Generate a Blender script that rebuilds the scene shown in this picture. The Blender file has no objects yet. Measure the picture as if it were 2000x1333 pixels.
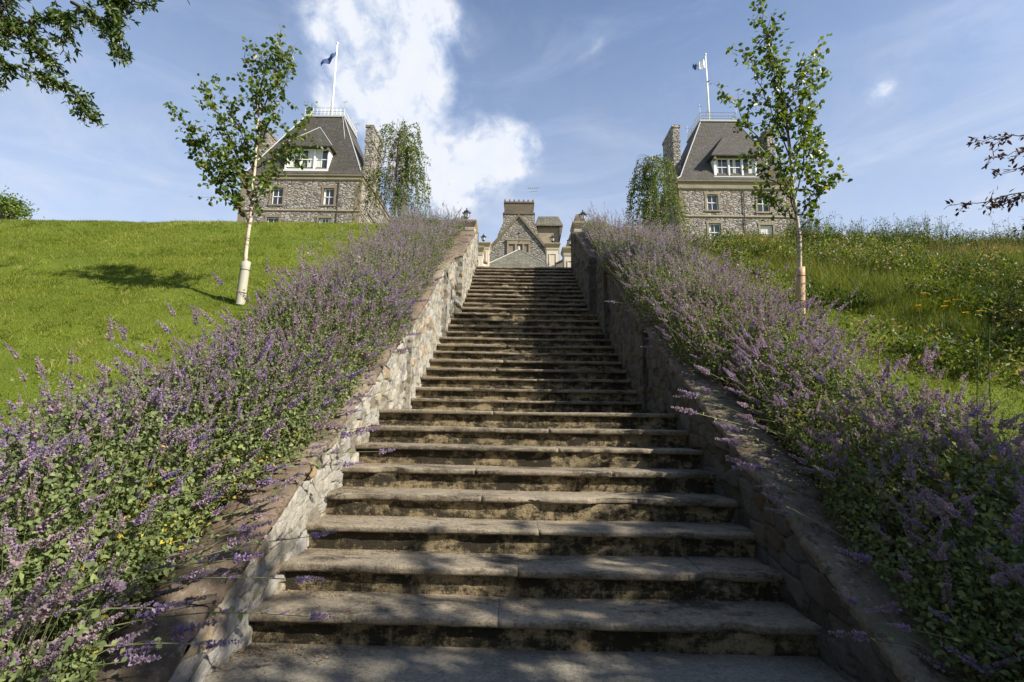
import bpy, math, random
import numpy as np
from mathutils import Vector, Matrix

S = bpy.context.scene
COL = S.collection
rng = np.random.default_rng(7)
random.seed(7)
rad = math.radians

# ------------------------------------------------------------------ camera
cam_d = bpy.data.cameras.new('camera')
cam = bpy.data.objects.new('camera', cam_d); COL.objects.link(cam)
cam_d.sensor_width = 36.0; cam_d.lens = 16.89
cam_d.clip_start = 0.05; cam_d.clip_end = 3000
Fv = Vector((-0.01597, 0.98672, 0.16162)); Rv = Vector((0.99976, 0.01337, 0.01718)); Uv = Vector((-0.01479, -0.16186, 0.98670))
M = Matrix.Identity(4)
for i in range(3):
    M[i][0] = Rv[i]; M[i][1] = Uv[i]; M[i][2] = -Fv[i]
M[0][3], M[1][3], M[2][3] = -0.097, 0.0, 1.268
cam.matrix_world = M
S.camera = cam
S.render.resolution_x = 1024; S.render.resolution_y = 682
S.view_settings.view_transform = 'Standard'; S.view_settings.look = 'None'
S.view_settings.exposure = 0.80
S.cycles.diffuse_bounces = 2; S.cycles.max_bounces = 8; S.cycles.transparent_max_bounces = 8; S.view_settings.gamma = 1.0

# ------------------------------------------------------------------ light
SUN = Vector((0.745, -0.36, 0.60)).normalized()
sl = bpy.data.lights.new('sun', 'SUN'); sl.energy = 5.0; sl.angle = rad(0.55); sl.color = (1.0, 0.93, 0.80)
so = bpy.data.objects.new('sun', sl); COL.objects.link(so)
so.rotation_euler = (-SUN).to_track_quat('-Z', 'Y').to_euler(); so.location = SUN*60

W = bpy.data.worlds.new('World'); S.world = W; W.use_nodes = True
nt = W.node_tree; N = nt.nodes; L = nt.links
for n in list(N): N.remove(n)
out = N.new('ShaderNodeOutputWorld'); bg = N.new('ShaderNodeBackground'); bg.inputs['Strength'].default_value = 0.072
sky = N.new('ShaderNodeTexSky'); sky.sky_type = 'NISHITA'; sky.sun_disc = False
sky.sun_elevation = math.asin(SUN.z); sky.sun_rotation = math.atan2(SUN.x, SUN.y)
sky.air_density = 1.15; sky.dust_density = 0.9; sky.ozone_density = 2.2; sky.altitude = 100
tc = N.new('ShaderNodeTexCoord')
def math_n(op, a=None, b=None, c=None, clamp=False):
    n = N.new('ShaderNodeMath'); n.operation = op; n.use_clamp = clamp
    for i, v in enumerate((a, b, c)):
        if v is None: continue
        if isinstance(v, (int, float)): n.inputs[i].default_value = v
        else: L.new(v, n.inputs[i])
    return n.outputs[0]
def wnoise(scale, detail, rough, vec, dist=0.0):
    n = N.new('ShaderNodeTexNoise'); n.inputs['Scale'].default_value = scale; n.inputs['Detail'].default_value = detail
    n.inputs['Roughness'].default_value = rough; n.inputs['Distortion'].default_value = dist; L.new(vec, n.inputs['Vector']); return n.outputs['Fac']
vec = tc.outputs['Generated']
CL = [((-0.327,0.701,0.634),0.045,0.75),((-0.280,0.712,0.644),0.080,1.0),((-0.206,0.726,0.657),0.078,1.0),((-0.152,0.718,0.679),0.038,0.9),
 ((-0.292,0.763,0.577),0.070,0.8),((-0.217,0.793,0.569),0.075,1.0),((-0.347,0.772,0.533),0.040,0.7),((-0.223,0.835,0.503),0.055,0.9),
 ((-0.090,0.862,0.499),0.085,1.0),((-0.010,0.856,0.518),0.058,0.95),((-0.151,0.887,0.437),0.060,0.8),((0.127,0.750,0.650),0.030,0.42),
 ((0.545,0.669,0.505),0.024,0.85),((-0.203,0.761,0.616),0.080,0.9),((0.70,0.66,0.33),0.10,0.30)]
dens = None
for c, r, wt in CL:
    d = N.new('ShaderNodeVectorMath'); d.operation = 'DISTANCE'; L.new(vec, d.inputs[0]); d.inputs[1].default_value = c
    q = math_n('DIVIDE', d.outputs['Value'], r); q = math_n('MULTIPLY', q, q); q = math_n('MULTIPLY', q, -1.0); q = math_n('MULTIPLY', math_n('EXPONENT', q), wt)
    dens = q if dens is None else math_n('ADD', dens, q)
dens = math_n('MINIMUM', dens, 1.25)
n1 = wnoise(6.5, 9, 0.58, vec, 0.5); n2 = wnoise(26, 6, 0.6, vec, 0.3)
dd = math_n('ADD', dens, math_n('MULTIPLY', math_n('SUBTRACT', n1, 0.5), 2.3))
dd = math_n('ADD', dd, math_n('MULTIPLY', math_n('SUBTRACT', n2, 0.5), 1.5))
mr = N.new('ShaderNodeMapRange'); mr.interpolation_type = 'SMOOTHSTEP'; L.new(dd, mr.inputs['Value'])
mr.inputs['From Min'].default_value = 0.22; mr.inputs['From Max'].default_value = 1.75
# clouds only where the blobs are
gate = N.new('ShaderNodeMapRange'); L.new(dens, gate.inputs['Value']); gate.inputs['From Min'].default_value = 0.03; gate.inputs['From Max'].default_value = 0.7
cum = math_n('MULTIPLY', mr.outputs[0], gate.outputs[0])
# thin cirrus streaks
mp = N.new('ShaderNodeMapping'); L.new(vec, mp.inputs['Vector']); mp.inputs['Scale'].default_value = (1.2, 1.2, 4.5); mp.inputs['Rotation'].default_value = (0.1, 0.5, 0.2)
c1 = wnoise(2.2, 8, 0.62, mp.outputs[0], 0.8)
mc = N.new('ShaderNodeMapRange'); mc.interpolation_type = 'SMOOTHSTEP'; L.new(c1, mc.inputs['Value']); mc.inputs['From Min'].default_value = 0.47; mc.inputs['From Max'].default_value = 0.82
mc.inputs['To Max'].default_value = 0.20
sx = N.new('ShaderNodeSeparateXYZ'); L.new(vec, sx.inputs[0])
lowz = N.new('ShaderNodeMapRange'); L.new(sx.outputs['Z'], lowz.inputs['Value']); lowz.inputs['From Min'].default_value = 0.25; lowz.inputs['From Max'].default_value = 0.70
lowz.inputs['To Min'].default_value = 0.50; lowz.inputs['To Max'].default_value = 0.0
fac = math_n('ADD', math_n('MULTIPLY', cum, 0.96), mc.outputs[0])
fac = math_n('ADD', math_n('ADD', fac, 0.17), lowz.outputs[0], clamp=True)
ccol = N.new('ShaderNodeValToRGB'); ccol.color_ramp.elements[0].position = 0.30; ccol.color_ramp.elements[0].color = (4.4, 6.0, 9.0, 1)
ccol.color_ramp.elements[1].position = 1.0; ccol.color_ramp.elements[1].color = (7.3, 7.45, 7.8, 1)
cs = math_n('ADD', math_n('MULTIPLY', fac, 0.55), math_n('MULTIPLY', math_n('ADD', math_n('MULTIPLY', n2, 0.5), math_n('MULTIPLY', n1, 0.5)), 0.72)); L.new(cs, ccol.inputs[0])
tint = N.new('ShaderNodeMix'); tint.data_type = 'RGBA'; tint.blend_type = 'MULTIPLY'; tint.inputs[0].default_value = 1.0
L.new(sky.outputs[0], tint.inputs[6]); tint.inputs[7].default_value = (0.94, 1.02, 1.18, 1)
mx = N.new('ShaderNodeMix'); mx.data_type = 'RGBA'; L.new(fac, mx.inputs[0]); L.new(tint.outputs[2], mx.inputs[6]); L.new(ccol.outputs[0], mx.inputs[7])
L.new(mx.outputs[2], bg.inputs['Color']); L.new(bg.outputs[0], out.inputs['Surface'])

# ------------------------------------------------------------------ helpers
def tag(o, label=None, cat=None, group=None, kind=None):
    if label: o['label'] = label
    if cat: o['category'] = cat
    if group: o['group'] = group
    if kind: o['kind'] = kind
    return o
def empty(name, loc, label, cat, group=None, kind=None):
    o = bpy.data.objects.new(name, None); COL.objects.link(o); o.location = loc; o.empty_display_size = 0.2
    return tag(o, label, cat, group, kind)
def link(name, me, mat, parent=None):
    o = bpy.data.objects.new(name, me); COL.objects.link(o)
    for m in (mat if isinstance(mat, (list, tuple)) else [mat]): me.materials.append(m)
    if parent:
        o.parent = parent
        p = parent; off = Vector((0, 0, 0))
        while p: off += p.location; p = p.parent
        o.location = -off
    return o
def np_mesh(name, V, polys, attrs=None, smooth=False, mi=None):
    """V (n,3); polys list of int arrays (m,k)."""
    me = bpy.data.meshes.new(name)
    V = np.ascontiguousarray(V, dtype=np.float32)
    me.vertices.add(len(V)); me.vertices.foreach_set('co', V.ravel())
    polys = [np.asarray(p) for p in polys if len(p)]
    loops = np.concatenate([p.ravel() for p in polys]).astype(np.int32)
    tot = np.concatenate([np.full(len(p), p.shape[1]) for p in polys]).astype(np.int32)
    start = np.concatenate([[0], np.cumsum(tot)[:-1]]).astype(np.int32)
    me.loops.add(len(loops)); me.loops.foreach_set('vertex_index', loops)
    me.polygons.add(len(tot)); me.polygons.foreach_set('loop_start', start); me.polygons.foreach_set('loop_total', tot)
    if mi is not None: me.polygons.foreach_set('material_index', np.asarray(mi, dtype=np.int32))
    me.update(calc_edges=True)
    if smooth: me.polygons.foreach_set('use_smooth', np.ones(len(tot), dtype=bool))
    if attrs:
        for k, a in attrs.items():
            at = me.attributes.new(k, 'FLOAT', 'POINT'); at.data.foreach_set('value', np.ascontiguousarray(a, dtype=np.float32))
    me.validate()
    return me
def h3(ix, iy, iz, s=0):
    n = (ix.astype(np.int64)*374761393 + iy.astype(np.int64)*668265263 + iz.astype(np.int64)*2147483647 + s*974634777) & 0xFFFFFFFF
    n = ((n ^ (n >> 13))*1274126177) & 0xFFFFFFFF
    n = ((n ^ (n >> 15))*2246822519) & 0xFFFFFFFF
    return ((n ^ (n >> 16)) & 0xFFFFFF)/float(0xFFFFFF)
def vnoise(P, scale=1.0, s=0):
    Q = np.asarray(P, dtype=np.float64)*scale; I = np.floor(Q).astype(np.int64); Fq = Q-I; Fq = Fq*Fq*(3-2*Fq)
    r = 0
    for a in (0, 1):
        for b in (0, 1):
            for c in (0, 1):
                w = (Fq[:, 0] if a else 1-Fq[:, 0])*(Fq[:, 1] if b else 1-Fq[:, 1])*(Fq[:, 2] if c else 1-Fq[:, 2])
                r = r + w*h3(I[:, 0]+a, I[:, 1]+b, I[:, 2]+c, s)
    return r*2-1
def fbm(P, scale=1.0, o=4, s=0):
    r = 0; a = 1; t = 0
    for k in range(o):
        r = r + a*vnoise(P, scale*2**k, s+k); t += a; a *= 0.5
    return r/t
class MB:
    def __init__(s): s.V = []; s.F = []; s.n = 0
    def add(s, V, F):
        s.V += [tuple(v) for v in V]; s.F += [tuple(i+s.n for i in f) for f in F]; s.n += len(V); return s
    def box(s, x0, x1, y0, y1, z0, z1):
        V = [(x, y, z) for z in (z0, z1) for y in (y0, y1) for x in (x0, x1)]
        return s.add(V, [(0, 2, 3, 1), (4, 5, 7, 6), (0, 1, 5, 4), (1, 3, 7, 5), (3, 2, 6, 7), (2, 0, 4, 6)])
    def prism(s, poly, y0, y1):  # poly in x,z ; counter-clockwise seen from -y
        n = len(poly); V = [(x, y0, z) for x, z in poly]+[(x, y1, z) for x, z in poly]
        F = [tuple(range(n)), tuple(range(2*n-1, n-1, -1))]+[((i+1) % n, i, i+n, (i+1) % n+n) for i in range(n)]
        return s.add(V, F)
    def loft(s, rings, cap=True):
        n = len(rings[0]); V = [p for r in rings for p in r]; F = []
        for k in range(len(rings)-1):
            for i in range(n):
                a = k*n+i; b = k*n+(i+1) % n; F.append((a, b, b+n, a+n))
        if cap: F.append(tuple(range(n-1, -1, -1))); F.append(tuple(range((len(rings)-1)*n, len(rings)*n)))
        return s.add(V, F)
    def rect_loft(s, spec, cap=True):  # spec: (x0,x1,y0,y1,z)
        return s.loft([[(a, c, z), (b, c, z), (b, d, z), (a, d, z)] for a, b, c, d, z in spec], cap)
    def tube(s, pts, r, seg=6):
        pts = [Vector(p) for p in pts]; rs = r if hasattr(r, '__len__') else [r]*len(pts); rings = []
        for i, p in enumerate(pts):
            d = (pts[min(i+1, len(pts)-1)]-pts[max(i-1, 0)]).normalized()
            u = d.cross(Vector((0.31, 0.17, 0.93))).normalized() if abs(d.z) < 0.9 else d.cross(Vector((0.1, 1, 0.05))).normalized()
            v = d.cross(u)
            rings.append([tuple(p+(u*math.cos(2*math.pi*k/seg)+v*math.sin(2*math.pi*k/seg))*rs[i]) for k in range(seg)])
        return s.loft(rings)
    def lathe(s, c, prof, seg=8, rot=0.0):
        return s.loft([[(c[0]+r*math.cos(rot+2*math.pi*k/seg), c[1]+r*math.sin(rot+2*math.pi*k/seg), c[2]+z) for k in range(seg)] for r, z in prof])
    def build(s, name, mat, parent=None, smooth=False, attrs=None):
        me = bpy.data.meshes.new(name); me.from_pydata(s.V, [], s.F); me.update()
        if smooth: me.polygons.foreach_set('use_smooth', [True]*len(me.polygons))
        return link(name, me, mat, parent)

# ------------------------------------------------------------------ materials
class NT:
    def __init__(s, name):
        s.m = bpy.data.materials.new(name); s.m.use_nodes = True; s.t = s.m.node_tree; s.t.nodes.clear()
        s.out = s.n('ShaderNodeOutputMaterial')
    def n(s, ty, **kw):
        n = s.t.nodes.new(ty)
        for k, v in kw.items(): setattr(n, k, v)
        return n
    def set(s, inp, v):
        if isinstance(v, bpy.types.NodeSocket): s.t.links.new(v, inp)
        else: inp.default_value = v
    def obj(s, scale=(1, 1, 1), rot=(0, 0, 0)):
        tc = s.n('ShaderNodeTexCoord'); mp = s.n('ShaderNodeMapping'); s.set(mp.inputs[0], tc.outputs['Object'])
        mp.inputs['Scale'].default_value = scale; mp.inputs['Rotation'].default_value = rot; return mp.outputs[0]
    def noise(s, scale, detail=5, rough=0.6, vec=None, dist=0.0):
        n = s.n('ShaderNodeTexNoise'); n.inputs['Scale'].default_value = scale; n.inputs['Detail'].default_value = detail
        n.inputs['Roughness'].default_value = rough; n.inputs['Distortion'].default_value = dist
        s.set(n.inputs['Vector'], vec if vec is not None else s.obj()); return n.outputs['Fac']
    def vor(s, scale, vec=None, feature='F1', out='Distance', rnd=1.0):
        n = s.n('ShaderNodeTexVoronoi', feature=feature); n.inputs['Scale'].default_value = scale; n.inputs['Randomness'].default_value = rnd
        s.set(n.inputs['Vector'], vec if vec is not None else s.obj()); return n.outputs[out]
    def attr(s, name): n = s.n('ShaderNodeAttribute'); n.attribute_name = name; return n.outputs['Fac']
    def ramp(s, fac, stops):
        n = s.n('ShaderNodeValToRGB'); e = n.color_ramp.elements
        while len(e) < len(stops): e.new(0.5)
        for i, (p, c) in enumerate(stops): e[i].position = p; e[i].color = (*c, 1)
        s.set(n.inputs[0], fac); return n.outputs[0]
    def rng(s, v, a, b, c=0.0, d=1.0, smooth=False):
        n = s.n('ShaderNodeMapRange'); s.set(n.inputs[0], v)
        if smooth: n.interpolation_type = 'SMOOTHSTEP'
        for i, x in enumerate((a, b, c, d)): n.inputs[i+1].default_value = x
        return n.outputs[0]
    def mix(s, f, a, b, mode='MIX'):
        n = s.n('ShaderNodeMix', data_type='RGBA', blend_type=mode); s.set(n.inputs[0], f)
        for i, v in ((6, a), (7, b)): s.set(n.inputs[i], v if isinstance(v, bpy.types.NodeSocket) else (*v, 1))
        return n.outputs[2]
    def math(s, op, a, b=0.0):
        n = s.n('ShaderNodeMath', operation=op); s.set(n.inputs[0], a); s.set(n.inputs[1], b); return n.outputs[0]
    def sep(s, v): n = s.n('ShaderNodeSeparateXYZ'); s.set(n.inputs[0], v); return n.outputs
    def bump(s, h, strength=0.5, dist=0.02, prev=None):
        n = s.n('ShaderNodeBump'); s.set(n.inputs['Height'], h); n.inputs['Strength'].default_value = strength; n.inputs['Distance'].default_value = dist
        if prev is not None: s.set(n.inputs['Normal'], prev)
        return n.outputs[0]
    def pbsdf(s, col, rough=0.8, nrm=None, spec=0.3, metal=0.0):
        n = s.n('ShaderNodeBsdfPrincipled'); s.set(n.inputs['Base Color'], col if isinstance(col, bpy.types.NodeSocket) else (*col, 1))
        s.set(n.inputs['Roughness'], rough); n.inputs['Specular IOR Level'].default_value = spec; n.inputs['Metallic'].default_value = metal
        if nrm is not None: s.set(n.inputs['Normal'], nrm)
        return n.outputs[0]
    def done(s, sh): s.t.links.new(sh, s.out.inputs['Surface']); return s.m

def leaf_mat(name, stops, trans=0.35, rough=0.5, spec=0.35, tcol=(1.25, 1.15, 0.5)):
    t = NT(name); a = t.attr('tone'); c = t.ramp(a, stops)
    p = t.pbsdf(c, rough, spec=spec); tr = t.n('ShaderNodeBsdfTranslucent'); t.set(tr.inputs[0], t.mix(1.0, c, tcol, 'MULTIPLY'))
    m = t.n('ShaderNodeMixShader'); m.inputs[0].default_value = trans; t.set(m.inputs[1], p); t.set(m.inputs[2], tr.outputs[0])
    return t.done(m.outputs[0])
def plain(name, col, rough=0.6, var=0.25, scale=8, spec=0.3, metal=0.0, bump=0.15):
    t = NT(name); n = t.noise(scale, 6, 0.65)
    c = t.mix(n, tuple(x*(1-var) for x in col), tuple(min(1, x*(1+var)) for x in col))
    return t.done(t.pbsdf(c, rough, t.bump(n, bump, 0.01), spec, metal))

def rubble_building(name, base_a, base_b, dark, mortar, scale=(3.0, 3.0, 5.6)):
    t = NT(name)
    w = t.n('ShaderNodeTexNoise'); w.inputs['Scale'].default_value = 3.0; w.inputs['Detail'].default_value = 2
    tc = t.n('ShaderNodeTexCoord'); t.set(w.inputs['Vector'], tc.outputs['Object'])
    va = t.n('ShaderNodeVectorMath', operation='MULTIPLY_ADD'); t.set(va.inputs[0], w.outputs['Color']); va.inputs[1].default_value = (0.16, 0.16, 0.1); t.set(va.inputs[2], tc.outputs['Object'])
    mp = t.n('ShaderNodeMapping'); t.set(mp.inputs[0], va.outputs[0]); mp.inputs['Scale'].default_value = scale; v = mp.outputs[0]
    e = t.vor(1.0, v, 'DISTANCE_TO_EDGE'); colr = t.sep(t.vor(1.0, v, 'F1', 'Color', 1.0))
    stone = t.ramp(colr[0], [(0.0, dark), (0.22, base_a), (0.6, base_b), (0.85, tuple(x*1.2 for x in base_b)), (1.0, (0.30, 0.22, 0.15))])
    fine = t.noise(9, 6, 0.7); big = t.noise(0.5, 4, 0.6)
    stone = t.mix(t.rng(fine, 0.3, 0.7, 0, 0.5), stone, t.mix(1.0, stone, (0.55, 0.52, 0.5), 'MULTIPLY'))
    stone = t.mix(t.rng(big, 0.45, 0.75, 0, 0.35), stone, (0.30, 0.27, 0.20))
    m = t.rng(e, 0.03, 0.09, 1, 0)
    c = t.mix(m, stone, mortar)
    hgt = t.math('ADD', t.rng(e, 0.0, 0.22, 0, 1), t.math('ADD', t.math('MULTIPLY', colr[1], 0.7), t.math('MULTIPLY', fine, 0.5)))
    return t.done(t.pbsdf(c, 0.92, t.bump(hgt, 0.7, 0.07), 0.15))
M_rub_l = rubble_building('tower rubble', (0.31, 0.28, 0.25), (0.39, 0.36, 0.33), (0.17, 0.15, 0.13), (0.10, 0.088, 0.075), (2.6, 2.6, 6.2))
M_rub_c = rubble_building('grey rubble', (0.28, 0.26, 0.22), (0.34, 0.32, 0.28), (0.19, 0.175, 0.15), (0.12, 0.11, 0.095), (3.0, 3.0, 6.6))
def dressed(name, col, lichen=0.3):
    t = NT(name); n = t.noise(1.3, 6, 0.7); f = t.noise(14, 5, 0.7); s_ = t.vor(1.0, t.obj((1.6, 1.6, 3.0)), 'F1', 'Color')
    c = t.mix(t.rng(t.sep(s_)[0], 0, 1, 0, 0.5), col, tuple(x*0.62 for x in col))
    c = t.mix(t.rng(n, 0.5, 0.75, 0, lichen), c, (0.06, 0.05, 0.035)); c = t.mix(t.rng(f, 0.4, 0.7, 0, 0.35), c, tuple(x*0.6 for x in col))
    return t.done(t.pbsdf(c, 0.9, t.bump(f, 0.4, 0.02), 0.2))
M_sand = dressed('buff sandstone', (0.33, 0.275, 0.195))
M_sand_r = dressed('brown sandstone', (0.28, 0.22, 0.165), 0.4)
M_moss_st = dressed('lichened stone', (0.20, 0.165, 0.11), 0.6)
M_sand_d = dressed('dark chimney stone', (0.16, 0.13, 0.095), 0.6)
M_tan = dressed('tan render', (0.36, 0.30, 0.21), 0.15)
def slate(name, col, moss=(0.12, 0.11, 0.06)):
    t = NT(name); v = t.obj((3.0, 3.0, 7.0)); cells = t.sep(t.vor(1.0, v, 'F1', 'Color', 0.6)); e = t.vor(1.0, v, 'DISTANCE_TO_EDGE', rnd=0.6)
    n = t.noise(0.8, 6, 0.7); st = t.noise(2.5, 5, 0.7, t.obj((2.5, 2.5, 0.35)))
    c = t.mix(cells[0], tuple(x*0.7 for x in col), tuple(x*1.35 for x in col))
    c = t.mix(t.rng(n, 0.42, 0.72, 0, 0.65), c, moss); c = t.mix(t.rng(st, 0.5, 0.72, 0, 0.6), c, tuple(x*0.45 for x in col))
    c = t.mix(t.rng(e, 0.0, 0.06, 0.6, 0), c, (0.03, 0.028, 0.028))
    return t.done(t.pbsdf(c, 0.75, t.bump(t.math('ADD', cells[1], t.rng(e, 0, 0.15)), 0.5, 0.03), 0.35))
M_slate = slate('grey slate', (0.068, 0.060, 0.053), (0.066, 0.062, 0.034))
M_slate_g = slate('green slate', (0.14, 0.135, 0.105), (0.13, 0.12, 0.06))
M_white = plain('white paint', (0.78, 0.77, 0.72), 0.5, 0.06, 6)
M_cream = plain('cream paint', (0.60, 0.53, 0.42), 0.75, 0.10, 3)
M_cream_d = dressed('weathered cream', (0.36, 0.30, 0.19), 0.6)
M_black = plain('black iron', (0.018, 0.018, 0.02), 0.4, 0.3, 20, 0.5)
M_lead = plain('pale lead', (0.42, 0.42, 0.40), 0.6, 0.2, 4)
M_metal = plain('galvanised rail', (0.30, 0.30, 0.29), 0.5, 0.2, 4, 0.5, 0.3)
t = NT('window glass'); M_glass = t.done(t.pbsdf((0.035, 0.04, 0.045), 0.06, None, 0.8))
t = NT('lantern glass'); M_lglass = t.done(t.pbsdf((0.62, 0.64, 0.62), 0.15, None, 0.6))
M_curtain = plain('net curtain', (0.62, 0.61, 0.56), 0.9, 0.1, 6)
M_dark = plain('dark interior', (0.015, 0.014, 0.013), 0.9, 0.2, 4)
M_blue = plain('blue flag cloth', (0.05, 0.08, 0.20), 0.8, 0.2, 4)
M_flagw = plain('white flag cloth', (0.75, 0.75, 0.75), 0.8, 0.05, 4)

def step_mat(name, tread):
    t = NT(name); v = t.obj()
    a = t.noise(2.2, 7, 0.68, v, 0.4); b = t.noise(11, 6, 0.7, v); g = t.noise(90, 4, 0.7, v); p = t.noise(1.1, 3, 0.5, v)
    if tread:
        c = t.mix(t.rng(a, 0.35, 0.65), (0.21, 0.178, 0.132), (0.36, 0.305, 0.225)); c = t.mix(t.rng(p, 0.5, 0.7, 0, 0.6), c, (0.21, 0.165, 0.12))
        c = t.mix(t.rng(b, 0.54, 0.68, 0, 0.6), c, (0.10, 0.085, 0.062))
        drip = t.noise(1.0, 8, 0.78, t.obj((1.6, 3.2, 7.0)), 0.0)
        c = t.mix(t.rng(drip, 0.50, 0.60, 0, 0.88), c, (0.045, 0.039, 0.029)); grit = t.noise(38, 6, 0.8, v, 0.1); c = t.mix(t.rng(grit, 0.52, 0.62, 0, 0.55), c, (0.40, 0.35, 0.27)); c = t.mix(t.rng(grit, 0.46, 0.38, 0, 0.6), c, (0.07, 0.06, 0.045))
    else:
        c = t.mix(t.rng(a, 0.35, 0.65), (0.22, 0.175, 0.10), (0.42, 0.33, 0.20))
        drip = t.noise(1.0, 8, 0.80, t.obj((3.2, 1.0, 5.5)), 0.0); fine_d = t.noise(1.0, 6, 0.75, t.obj((26.0, 2.0, 7.0)), 0.2)
        c = t.mix(t.rng(t.math('ADD', drip, t.math('MULTIPLY', fine_d, 0.25)), 0.56, 0.66, 0, 0.94), c, (0.025, 0.022, 0.016)); c = t.mix(t.rng(b, 0.52, 0.64, 0, 0.7), c, (0.05, 0.045, 0.03))
    c = t.mix(t.rng(g, 0.45, 0.75, 0, 0.5), c, t.mix(1.0, c, (0.5, 0.48, 0.45), 'MULTIPLY'))
    h = t.math('ADD', t.math('MULTIPLY', g, 0.5), b)
    return t.done(t.pbsdf(c, 0.9, t.bump(h, 0.8, 0.02), 0.2))
M_tread = step_mat('worn tread stone', True); M_riser = step_mat('stained riser stone', False)
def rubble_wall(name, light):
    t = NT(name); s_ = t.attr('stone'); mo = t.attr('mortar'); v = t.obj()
    k = 0.9 if light else 0.28  # right wall copy: dark stone, with its shade also put into the colour
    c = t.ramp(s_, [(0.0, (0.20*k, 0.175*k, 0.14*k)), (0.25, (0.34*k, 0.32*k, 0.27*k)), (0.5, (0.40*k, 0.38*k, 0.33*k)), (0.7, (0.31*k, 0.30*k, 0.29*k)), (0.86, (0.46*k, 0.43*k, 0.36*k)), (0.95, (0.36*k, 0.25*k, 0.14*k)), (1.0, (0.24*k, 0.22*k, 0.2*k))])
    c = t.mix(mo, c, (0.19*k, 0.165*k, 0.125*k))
    a = t.noise(7, 7, 0.72, v, 0.3); b = t.noise(2.1, 5, 0.65, v); g = t.noise(55, 4, 0.7, v)
    c = t.mix(t.rng(a, 0.50, 0.62, 0, 0.75), c, (0.10, 0.088, 0.062)); c = t.mix(t.rng(b, 0.56, 0.70, 0, 0.65), c, (0.16, 0.15, 0.06))
    c = t.mix(t.rng(g, 0.42, 0.72, 0, 0.55), c, t.mix(1.0, c, (0.5, 0.48, 0.44), 'MULTIPLY'))
    return t.done(t.pbsdf(c, 0.92, t.bump(t.math('ADD', a, t.math('MULTIPLY', g, 0.4)), 0.7, 0.02), 0.2))
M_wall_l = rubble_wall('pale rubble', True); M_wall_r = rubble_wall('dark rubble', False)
t = NT('sandstone coping'); v = t.obj(); a = t.noise(3.5, 7, 0.7, v, 0.3); g = t.noise(60, 4, 0.7, v); b = t.noise(1.2, 4, 0.6, v); s_ = t.attr('stone')
c = t.mix(s_, (0.17, 0.12, 0.09), (0.23, 0.19, 0.14)); c = t.mix(t.rng(a, 0.44, 0.60, 0, 0.8), c, (0.085, 0.068, 0.05)); c = t.mix(t.rng(b, 0.5, 0.66, 0, 0.6), c, (0.24, 0.22, 0.155))
lich = t.noise(16, 7, 0.75, v, 0.2); c = t.mix(t.rng(lich, 0.56, 0.64, 0, 0.7), c, (0.33, 0.31, 0.25)); dk = t.noise(11, 6, 0.8, t.obj((1, 1, 1), (0.4, 0.2, 0.9))); c = t.mix(t.rng(dk, 0.52, 0.60, 0, 0.8), c, (0.05, 0.042, 0.03))
c = t.mix(t.rng(g, 0.45, 0.7, 0, 0.5), c, (0.10, 0.075, 0.055)); M_cope = t.done(t.pbsdf(c, 0.95, t.bump(t.math('ADD', a, t.math('MULTIPLY', g, 0.4)), 0.8, 0.02), 0.15))
t = NT('paving'); v = t.obj(); a = t.noise(2, 7, 0.7, v, 0.3); g = t.noise(80, 4, 0.7, v); b = t.noise(9, 6, 0.7, v)
c = t.mix(t.rng(a, 0.35, 0.65), (0.17, 0.155, 0.125), (0.25, 0.225, 0.18)); c = t.mix(t.rng(b, 0.5, 0.68, 0, 0.5), c, (0.11, 0.10, 0.08)); c = t.mix(t.rng(g, 0.45, 0.75, 0, 0.45), c, (0.15, 0.135, 0.11))
grit = t.noise(38, 6, 0.8, v, 0.1); c = t.mix(t.rng(grit, 0.52, 0.62, 0, 0.5), c, (0.36, 0.32, 0.25)); c = t.mix(t.rng(grit, 0.46, 0.38, 0, 0.6), c, (0.06, 0.052, 0.04)); M_pave = t.done(t.pbsdf(c, 0.9, t.bump(t.math('ADD', b, g), 0.6, 0.012), 0.25))
t = NT('ground'); v = t.obj(); a = t.noise(0.45, 5, 0.6, v); b = t.noise(2.6, 6, 0.7, v); g = t.noise(45, 3, 0.7, v); soil = t.attr('soil')
c = t.mix(t.rng(a, 0.35, 0.65), (0.12, 0.165, 0.016), (0.18, 0.225, 0.028)); c = t.mix(t.rng(b, 0.5, 0.7, 0, 0.55), c, (0.19, 0.18, 0.05)); c = t.mix(t.rng(g, 0.4, 0.7, 0, 0.6), c, (0.045, 0.075, 0.01))
d = t.mix(t.rng(b, 0.4, 0.7), (0.075, 0.052, 0.036), (0.14, 0.105, 0.075)); c = t.mix(soil, c, d)
M_ground = t.done(t.pbsdf(c, 0.95, t.bump(g, 1.0, 0.03), 0.1))

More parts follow.
